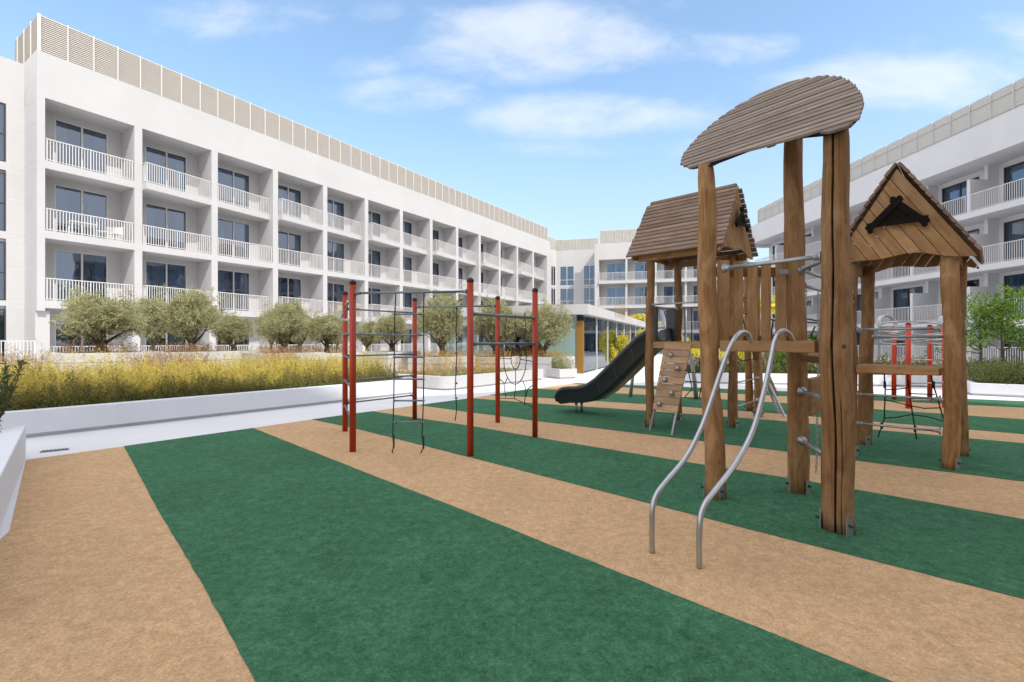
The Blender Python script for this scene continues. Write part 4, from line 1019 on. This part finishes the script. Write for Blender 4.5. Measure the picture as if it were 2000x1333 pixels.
# chains and hanging log step between B and D
def chain(pts, name='chain'):
    b = MB(); pts = [Vector(p) for p in pts]; L_t = sum((pts[i+1]-pts[i]).length for i in range(len(pts)-1)); n = int(L_t/.036)
    for k in range(n):
        s = L_t*(k+.5)/n; i = 0
        while i < len(pts)-2 and s > (pts[i+1]-pts[i]).length: s -= (pts[i+1]-pts[i]).length; i += 1
        d = (pts[i+1]-pts[i]).normalized(); c_ = pts[i]+d*s; x = Vector((1, 0, 0)) if k % 2 else Vector((0, 1, 0)); x = (x-d*x.dot(d)).normalized()
        b.tube([c_+d*math.cos(a)*.026+x*math.sin(a)*.012 for a in [2*math.pi*q/8 for q in range(8)]], .0042, 4, closed=True)
    return b.build(name, 'galv', PT)
BD = lambda t, z: bp(B.lerp(D, t), z)
chain([BD(.11, 2.18), BD(.11, 1.43)]); chain([BD(.317, 2.18), BD(.317, 1.3), BD(.30, .75), BD(.29, .2), BD(.28, .08)])
b = MB(); b.tube([BD(.10, 1.42), BD(.5, 1.42), BD(1.12, 1.40)], .045, 12); b.build('cross_log', 'wood_post', PT)
b = MB(); b.bar(BD(.12, .98), BD(.42, .98), .10, .40, bev=.01); b.build('swinging_step', 'wood_board', PT)
# --- right hut
b = MB(); b.bar(bp(D, 1.215)+(F_-D).normalized()*.08, bp(F_, 1.215)-(F_-D).normalized()*.12, .14, .105, bev=.008); b.build('deck_beam', 'wood_board', PT)
b = MB()
for t_ in (.2, .4, .6, .8):
    b.bar(bp(D.lerp(E_, t_), 1.235), bp(F_.lerp(G_, t_), 1.235), .19, .04)
b.build('deck', 'wood_board', PT)
for z in (.865, .46): steelbar(bp(D, z), bp(F_, z), .016, ra=.09, rb=.11)
steelbar(bp(D, 1.76), bp(F_, 1.76), .017, ra=.09, rb=.11); steelbar(bp(E_, 1.66), bp(G_, 1.66), .017, ra=.1, rb=.1)
# rope net at the back of right hut
b = MB(); nEG = ((G_-E_).cross(Vector((0, 0, 1)))).normalized()
def net(x, y):
    # slanted away from the deck: depth grows downwards
    u = (y-738)/(856-738); Y = 7.0+u*.95-(x-1720)/120*.35; return P(x, y, Y)
ropes(b, [[(1727, 728), (1728, 752), (1729, 760), (1727, 820), (1722, 832), (1715, 854)], [(1772, 728), (1774, 750), (1781, 800), (1787, 838), (1790, 858)], [(1817, 728), (1823, 752), (1832, 782), (1843, 820), (1848, 850)],
          [(1729, 761), (1750, 761), (1774, 758)], [(1776, 769), (1800, 770), (1826, 771)], [(1729, 782), (1750, 786), (1779, 793), (1805, 798), (1836, 797)], [(1728, 817), (1748, 816), (1780, 810), (1810, 814), (1843, 823)]], net, .009)
for x, y in ((1728, 752), (1774, 750), (1823, 752), (1722, 832), (1787, 838)): q = net(x, y); b.tube([q+Vector((0, 0, .05)), q-Vector((0, 0, .05))], .018, 7)
b.build('rope_net', 'rope', PT)
def hut_roof(cen, rd_, half, hw, ze, zr, thick=.05, nb=14, seed=1):
    rd_ = Vector(rd_).normalized(); sdv_ = Vector((rd_.y, -rd_.x, 0)); r = random.Random(seed); cen = Vector(cen)
    root_o = None
    for s in (1, -1):
        b = MB(); S = sdv_*s; slope = Vector((S.x*hw, S.y*hw, ze-zr)); sl_ = slope.length; sn = slope.normalized(); nrm = sn.cross(rd_); nrm = nrm if nrm.z > 0 else -nrm
        for k in range(nb):
            u = (k+.5)/nb; c_ = cen+Vector((0, 0, zr))+slope*u-sn*.025*(1-u)
            ext = half+r.uniform(-.012, .012)+.03*u-(.05 if k == 0 else 0); tilt = (nrm+sn*-.10).normalized(); wv = tilt.cross(rd_).normalized()
            b.bbox(c_+nrm*(.03), rd_, wv, tilt, ext*2, sl_/nb-.008, .034, bev=.008)
        o = b.build('roof', 'wood_roof', PT) if root_o is None else b.build('roof_slope', 'wood_roof', root_o)
        if root_o is None: root_o = o
    # gables: diagonal boards parallel to one slope, arched underside
    for s in (1, -1):
        g0 = cen+rd_*(half-.07)*s; nb2 = 9; b = MB(); ht = zr-ze-.03
        def inside(x):  # half width at height fraction; returns top z
            return zr-.05-abs(x)/hw*(zr-ze)
        def bottom(x): return ze-.05+.11*math.cos(min(abs(x)/hw, 1)*math.pi/2)**1.0+.02*math.sin(x*9)
        # boards: strips parallel to the +x slope direction
        dirv = Vector((hw, -(zr-ze))).normalized(); nv = Vector((-dirv.y, dirv.x))
        # sample grid of each strip polygon by scanning along x
        wdt = .125
        c_top = Vector((0, zr-.05)).dot(nv)
        for k in range(12):
            c1_ = c_top-k*wdt-.004; c0_ = c_top-(k+1)*wdt+.004
            xs = [(-hw+2*hw*i/300)*.985 for i in range(301)]; up_ = []; dn = []; fl_ = -1
            for x in xs:
                # z on line nv.x*x + nv.y*z = c
                z1 = (c1_-nv.x*x)/nv.y; z0 = (c0_-nv.x*x)/nv.y; t1 = min(z1, inside(x)); t0 = max(z0, bottom(x))
                if t1-t0 > .001: up_.append((x, t1)); dn.append((x, t0))
            if len(up_) < 2: continue
            poly = [g0-sdv_*x*s+Vector((0, 0, z)) for x, z in dn]+[g0-sdv_*x*s+Vector((0, 0, z)) for x, z in up_[::-1]]
            gx = (sdv_*-s*dirv.x+Vector((0, 0, dirv.y)))
            b.prism(poly, rd_*.035*s, gax=(gx, rd_))
        gp = b.build('gable_panel', 'wood_board', root_o)
    b = MB(); b.bar(cen+sdv_*(hw-.2)-rd_*(half-.1)+Vector((0, 0, ze+.0)), cen+sdv_*(hw-.2)+rd_*(half-.1)+Vector((0, 0, ze)), .06, .12)
    b.bar(cen-sdv_*(hw-.2)-rd_*(half-.1)+Vector((0, 0, ze)), cen-sdv_*(hw-.2)+rd_*(half-.1)+Vector((0, 0, ze)), .06, .12); b.build('roof_beam', 'wood_post', root_o)
    return root_o, rd_, sdv_
def ornament(cen, gdir, off, z, s, root_o):
    gdir = Vector(gdir).normalized(); sx = Vector((gdir.y, -gdir.x, 0)); q = Vector(cen)+gdir*off+Vector((0, 0, z)); b = MB()
    def pt(x, y, k=0): return q+sx*x*s+Vector((0, 0, y*s))+gdir*k
    T = .012
    b.bar(pt(-1.0, -.62, .03), pt(.16, .62, .03), T*1.6, .26*s, up=(0, 0, 1)); b.bar(pt(1.0, -.62, .047), pt(-.16, .62, .047), T*1.2, .26*s, up=(0, 0, 1))
    b.bar(pt(-1.05, -.40, .035), pt(1.05, -.40, .035), T, .22*s)
    b.prism([pt(-.62, -.42, .018), pt(.62, -.42, .018), pt(0, .42, .018)], gdir*.008)
    b.bar(pt(-.5, -.12, .028), pt(.5, -.12, .028), T, .06*s); b.bar(pt(0, -.4, .028), pt(0, .4, .028), T, .06*s); b.bar(pt(-.3, -.4, .028), pt(-.1, .2, .028), T, .05*s); b.bar(pt(.3, -.4, .028), pt(.1, .2, .028), T, .05*s)
    for x, y in ((-1.0, -.5), (1.0, -.5), (-.92, -.66), (.92, -.66), (-.1, .62), (.12, .62)):
        b.tube([pt(x, y, .02), pt(x, y, .055)], .10*s, 12)
    b.build('ornament', 'ornament', root_o)
ro_, rdv, sv = hut_roof((5.51, 6.73, 0), (-.707, -.707, 0), .72, .76, 2.66, 3.90, seed=2)
ornament((5.51, 6.73, 0), (-.707, -.707, 0), .72, 3.26, .30, ro_)
lo_, rdv2, sv2 = hut_roof((3.33, 8.88, 0), (.707, -.707, 0), .86, .78, 3.14, 4.30, nb=15, seed=3)
ornament((3.33, 8.88, 0), (.707, -.707, 0), .86, 3.72, .26, lo_)
# --- left hut deck, bars, slide, ramp
b = MB()
for a_, c_ in ((H_2, I_), (H_2, M_), (M_, J_), (I_, J_)): d_ = (c_-a_).normalized(); b.bar(bp(a_, 1.53)+d_*.07, bp(c_, 1.53)-d_*.07, .05, .11)
for t_ in (.18, .39, .61, .82): b.bar(bp(H_2.lerp(I_, t_), 1.575), bp(M_.lerp(J_, t_), 1.575), .2, .035)
b.build('deck', 'wood_board', PT)
steelbar(bp(H_2, 2.27), bp(M_, 2.27), .014, ra=.08, rb=.08); steelbar(bp(H_2, 2.24), bp(I_, 2.24), .014, ra=.08, rb=.08); steelbar(bp(I_, 2.27), bp(J_, 2.27), .014, ra=.08, rb=.08)
mid = (H_2+I_)/2; sdir = Vector((-.707, .707, 0)); wdir = Vector((.707, .707, 0))
prof = [(.0, 1.62), (.13, 1.60), (.30, 1.50), (.6, 1.23), (.94, .92), (1.28, .63), (1.57, .45), (1.78, .39), (1.98, .37), (2.12, .36), (2.24, .34), (2.33, .30), (2.39, .25), (2.42, .20)]
b = MB(); cs = [(-.335, .16), (-.335, .215), (-.315, .24), (-.27, .24), (-.25, .215), (-.235, .07), (-.17, .005), (0, -.01), (.17, .005), (.235, .07), (.25, .215), (.27, .24), (.315, .24), (.335, .215), (.335, .16), (.295, .15), (.285, -.10), (.25, -.13), (-.25, -.13), (-.285, -.10), (-.295, .15)]
vs = []; m_ = len(cs)
for i, (d_, z_) in enumerate(prof):
    k_ = 1 if i < len(prof)-4 else (1, .92, .7, .35)[i-(len(prof)-4)]
    z0, z1 = prof[max(i-1, 0)][1], prof[min(i+1, len(prof)-1)][1]; d0, d1 = prof[max(i-1, 0)][0], prof[min(i+1, len(prof)-1)][0]
    tn = Vector((d1-d0, z1-z0)).normalized(); up2 = Vector((-tn.y, tn.x))
    for w_, h_ in cs: vs.append(mid+sdir*(d_+up2.x*h_*k_)+wdir*w_*(1 if i < len(prof)-1 else .92)+Vector((0, 0, z_+up2.y*h_*k_)))
fs = [(i*m_+k, i*m_+(k+1) % m_, (i+1)*m_+(k+1) % m_, (i+1)*m_+k) for i in range(len(prof)-1) for k in range(m_)]+[tuple(range(m_))[::-1], tuple((len(prof)-1)*m_+k for k in range(m_))]
b._add(vs, fs, smooth=True); SLD = b.build('slide', 'slide_grey', PT)
for sd__ in (-1, 1):
    for d_ in (.5, .9, 1.3):
        z_ = np.interp(d_, [p_[0] for p_ in prof], [p_[1] for p_ in prof]); b = MB(); q = mid+sdir*d_+wdir*.298*sd__+Vector((0, 0, float(z_)+.02)); b.bar(q-Vector((0, 0, .12))-sdir*.02, q+Vector((0, 0, .10))+sdir*.06, .010, .014); b.build('slide_rib', 'slide_grey', SLD)
for s in (-.1, .1):
    b = MB(); b.tube([mid+sdir*2.06+wdir*s, mid+sdir*2.06+wdir*s+Vector((0, 0, .24))], .03, 10); b.build('slide_leg', 'galv', SLD)
b = MB()
for s in (-.36, .36):
    b.bbox(mid+wdir*s+sdir*.05+Vector((0, 0, 1.9)), (0, 0, 1), sdir, wdir, .66, .20, .03, bev=.006)
b.build('slide_side_panel', 'slide_grey', SLD)
b = MB(); b.tube([mid+wdir*-.36+Vector((0, 0, 2.24)), mid+wdir*.36+Vector((0, 0, 2.24))], .02, 10); b.build('slide_bar', 'galv', SLD)
# second steel chute to the far side, seen through the hut
b = MB()
for q0, q1 in (((1292, 610), (1312, 668)), ((1303, 612), (1327, 664))):
    b.tube([P(*q0, 11.6), P(*q1, 10.4)], .05, 8)
b.build('steel_chute', 'stainless', PT)
# ramp
ra_, rb_ = H_2.lerp(M_, .136), H_2.lerp(M_, .62); oo = Vector((-.60, -.80, 0)).normalized()
top0, top1 = ray_plane(1300, 671, ra_, Vector((.7, .7, 0))), ray_plane(1352, 672, rb_, Vector((.7, .7, 0)))
ft0, ft1 = G(1268, 842), G(1315, 851); 
dn0 = (ft0-top0); dn1 = (ft1-top1); nr = (top1-top0).cross(dn0).normalized(); nr = nr if nr.y < 0 else -nr
root_r = None; b = MB(); nb_ = 10; fr_end = .76
for k in range(nb_):
    u0_, u1_ = fr_end*k/nb_+.001, fr_end*(k+1)/nb_-.0035
    pts = [top0+dn0*u1_, top1+dn1*u1_, top1+dn1*u0_, top0+dn0*u0_]; b.prism(pts, nr*.032, gax=((top1-top0).normalized(), nr))
RMP = b.build('climbing_ramp', 'wood_ramp', PT); md = RMP.modifiers.new('bevel', 'BEVEL'); md.width = .005; md.segments = 1
for tt_, dn_, tp in ((.12, dn0, top0), (.12, dn1, top1)):
    b = MB(); ix = (top1-top0).normalized()*(.06 if tp is top0 else -.06); b.bar(tp+dn_*.02+ix-nr*.03, tp+dn_*1.0+ix*.3-nr*.0, .035, .035); b.build('ramp_leg', 'galv', RMP)
for fx_, fy_ in ((.35, .14), (.70, .28), (.30, .42), (.66, .56), (.26, .69)):
    q = (top0+dn0*fy_).lerp(top1+dn1*fy_, fx_)+nr*.035; b = MB(); b.tube([q, q+nr*.02, q+nr*.045, q+nr*.06], [.042, .047, .035, .012], 12, rf=lambda th, l: 1+.12*math.sin(3*th)); b.build('foothold', 'galv', RMP)
# rope net between I and J, bars between J and L
b = MB(); wij = lambda x, y: P(x, y, 9.6)
ropes(b, [[(1338, 600), (1338, 668)], [(1351, 600), (1351, 668)], [(1330, 733), (1345, 728), (1385, 730)], [(1345, 728), (1352, 760), (1338, 775)], [(1335, 777), (1385, 778)], [(1338, 745), (1385, 748)], [(1365, 700), (1372, 740), (1366, 778)]], wij, .010)
b.build('rope_net', 'rope', PT); b = MB()
wjl = lambda x, y: P(x, y, 9.4+(x-1420)*.011)
ropes(b, [[(1423, 606), (1427, 640), (1433, 662)], [(1420, 607), (1450, 612), (1480, 618)], [(1452, 625), (1458, 660), (1475, 700)], [(1419, 660), (1450, 668), (1482, 672)], [(1419, 690), (1450, 705), (1482, 700)]], wjl, .011)
b.build('rope_net', 'rope', PT); b = MB()
wfar = lambda x, y: P(x, y, 12.5)
ropes(b, [[(1500, 623), (1515, 627), (1560, 620), (1600, 628), (1640, 622)], [(1505, 655), (1530, 660), (1580, 660), (1640, 662)], [(1510, 625), (1506, 657)], [(1592, 638), (1583, 658)], [(1575, 630), (1640, 634)]], wfar, .02)
b.build('rope_net', 'rope', PT)
for z in (.82, .36): steelbar(bp(J_, z), bp(L_, z), .014, ra=.09, rb=.1)
for z in (2.3,): b = MB(); b.bar(bp(K_, 3.0), bp(L_, 3.0), .06, .1); b.build('top_beam', 'wood_post', PT)
b = MB(); b.bar(bp(J_, 2.42)+Vector((.05, .1, 0)), bp(L_, 2.42), .06, .1); b.bar(bp(J_, 1.5)+Vector((.05, .1, 0)), bp(L_, 1.5), .3, .08); b.build('bridge_beam', 'wood_post', PT)
# far ramp seen edge on, right of post L
b = MB(); t0_ = P(1482, 690, 10.35); t1_ = P(1489, 682, 10.9); e0_ = P(1520, 776, 10.5); e1_ = P(1508, 770, 10.9)
for k in range(9):
    u0_, u1_ = k/9, (k+.9)/9; b.prism([t0_.lerp(e0_, u0_), t1_.lerp(e1_, u0_), t1_.lerp(e1_, u1_), t0_.lerp(e0_, u1_)], (.02, 0, .03))
FR = b.build('climbing_ramp', 'wood_ramp', PT)
for a_, g_ in ((P(1500, 745, 10.5), G(1533, 815)), (P(1497, 750, 10.8), G(1521, 808))): b = MB(); b.bar(a_, g_, .04, .04); b.build('ramp_leg', 'galv', FR)
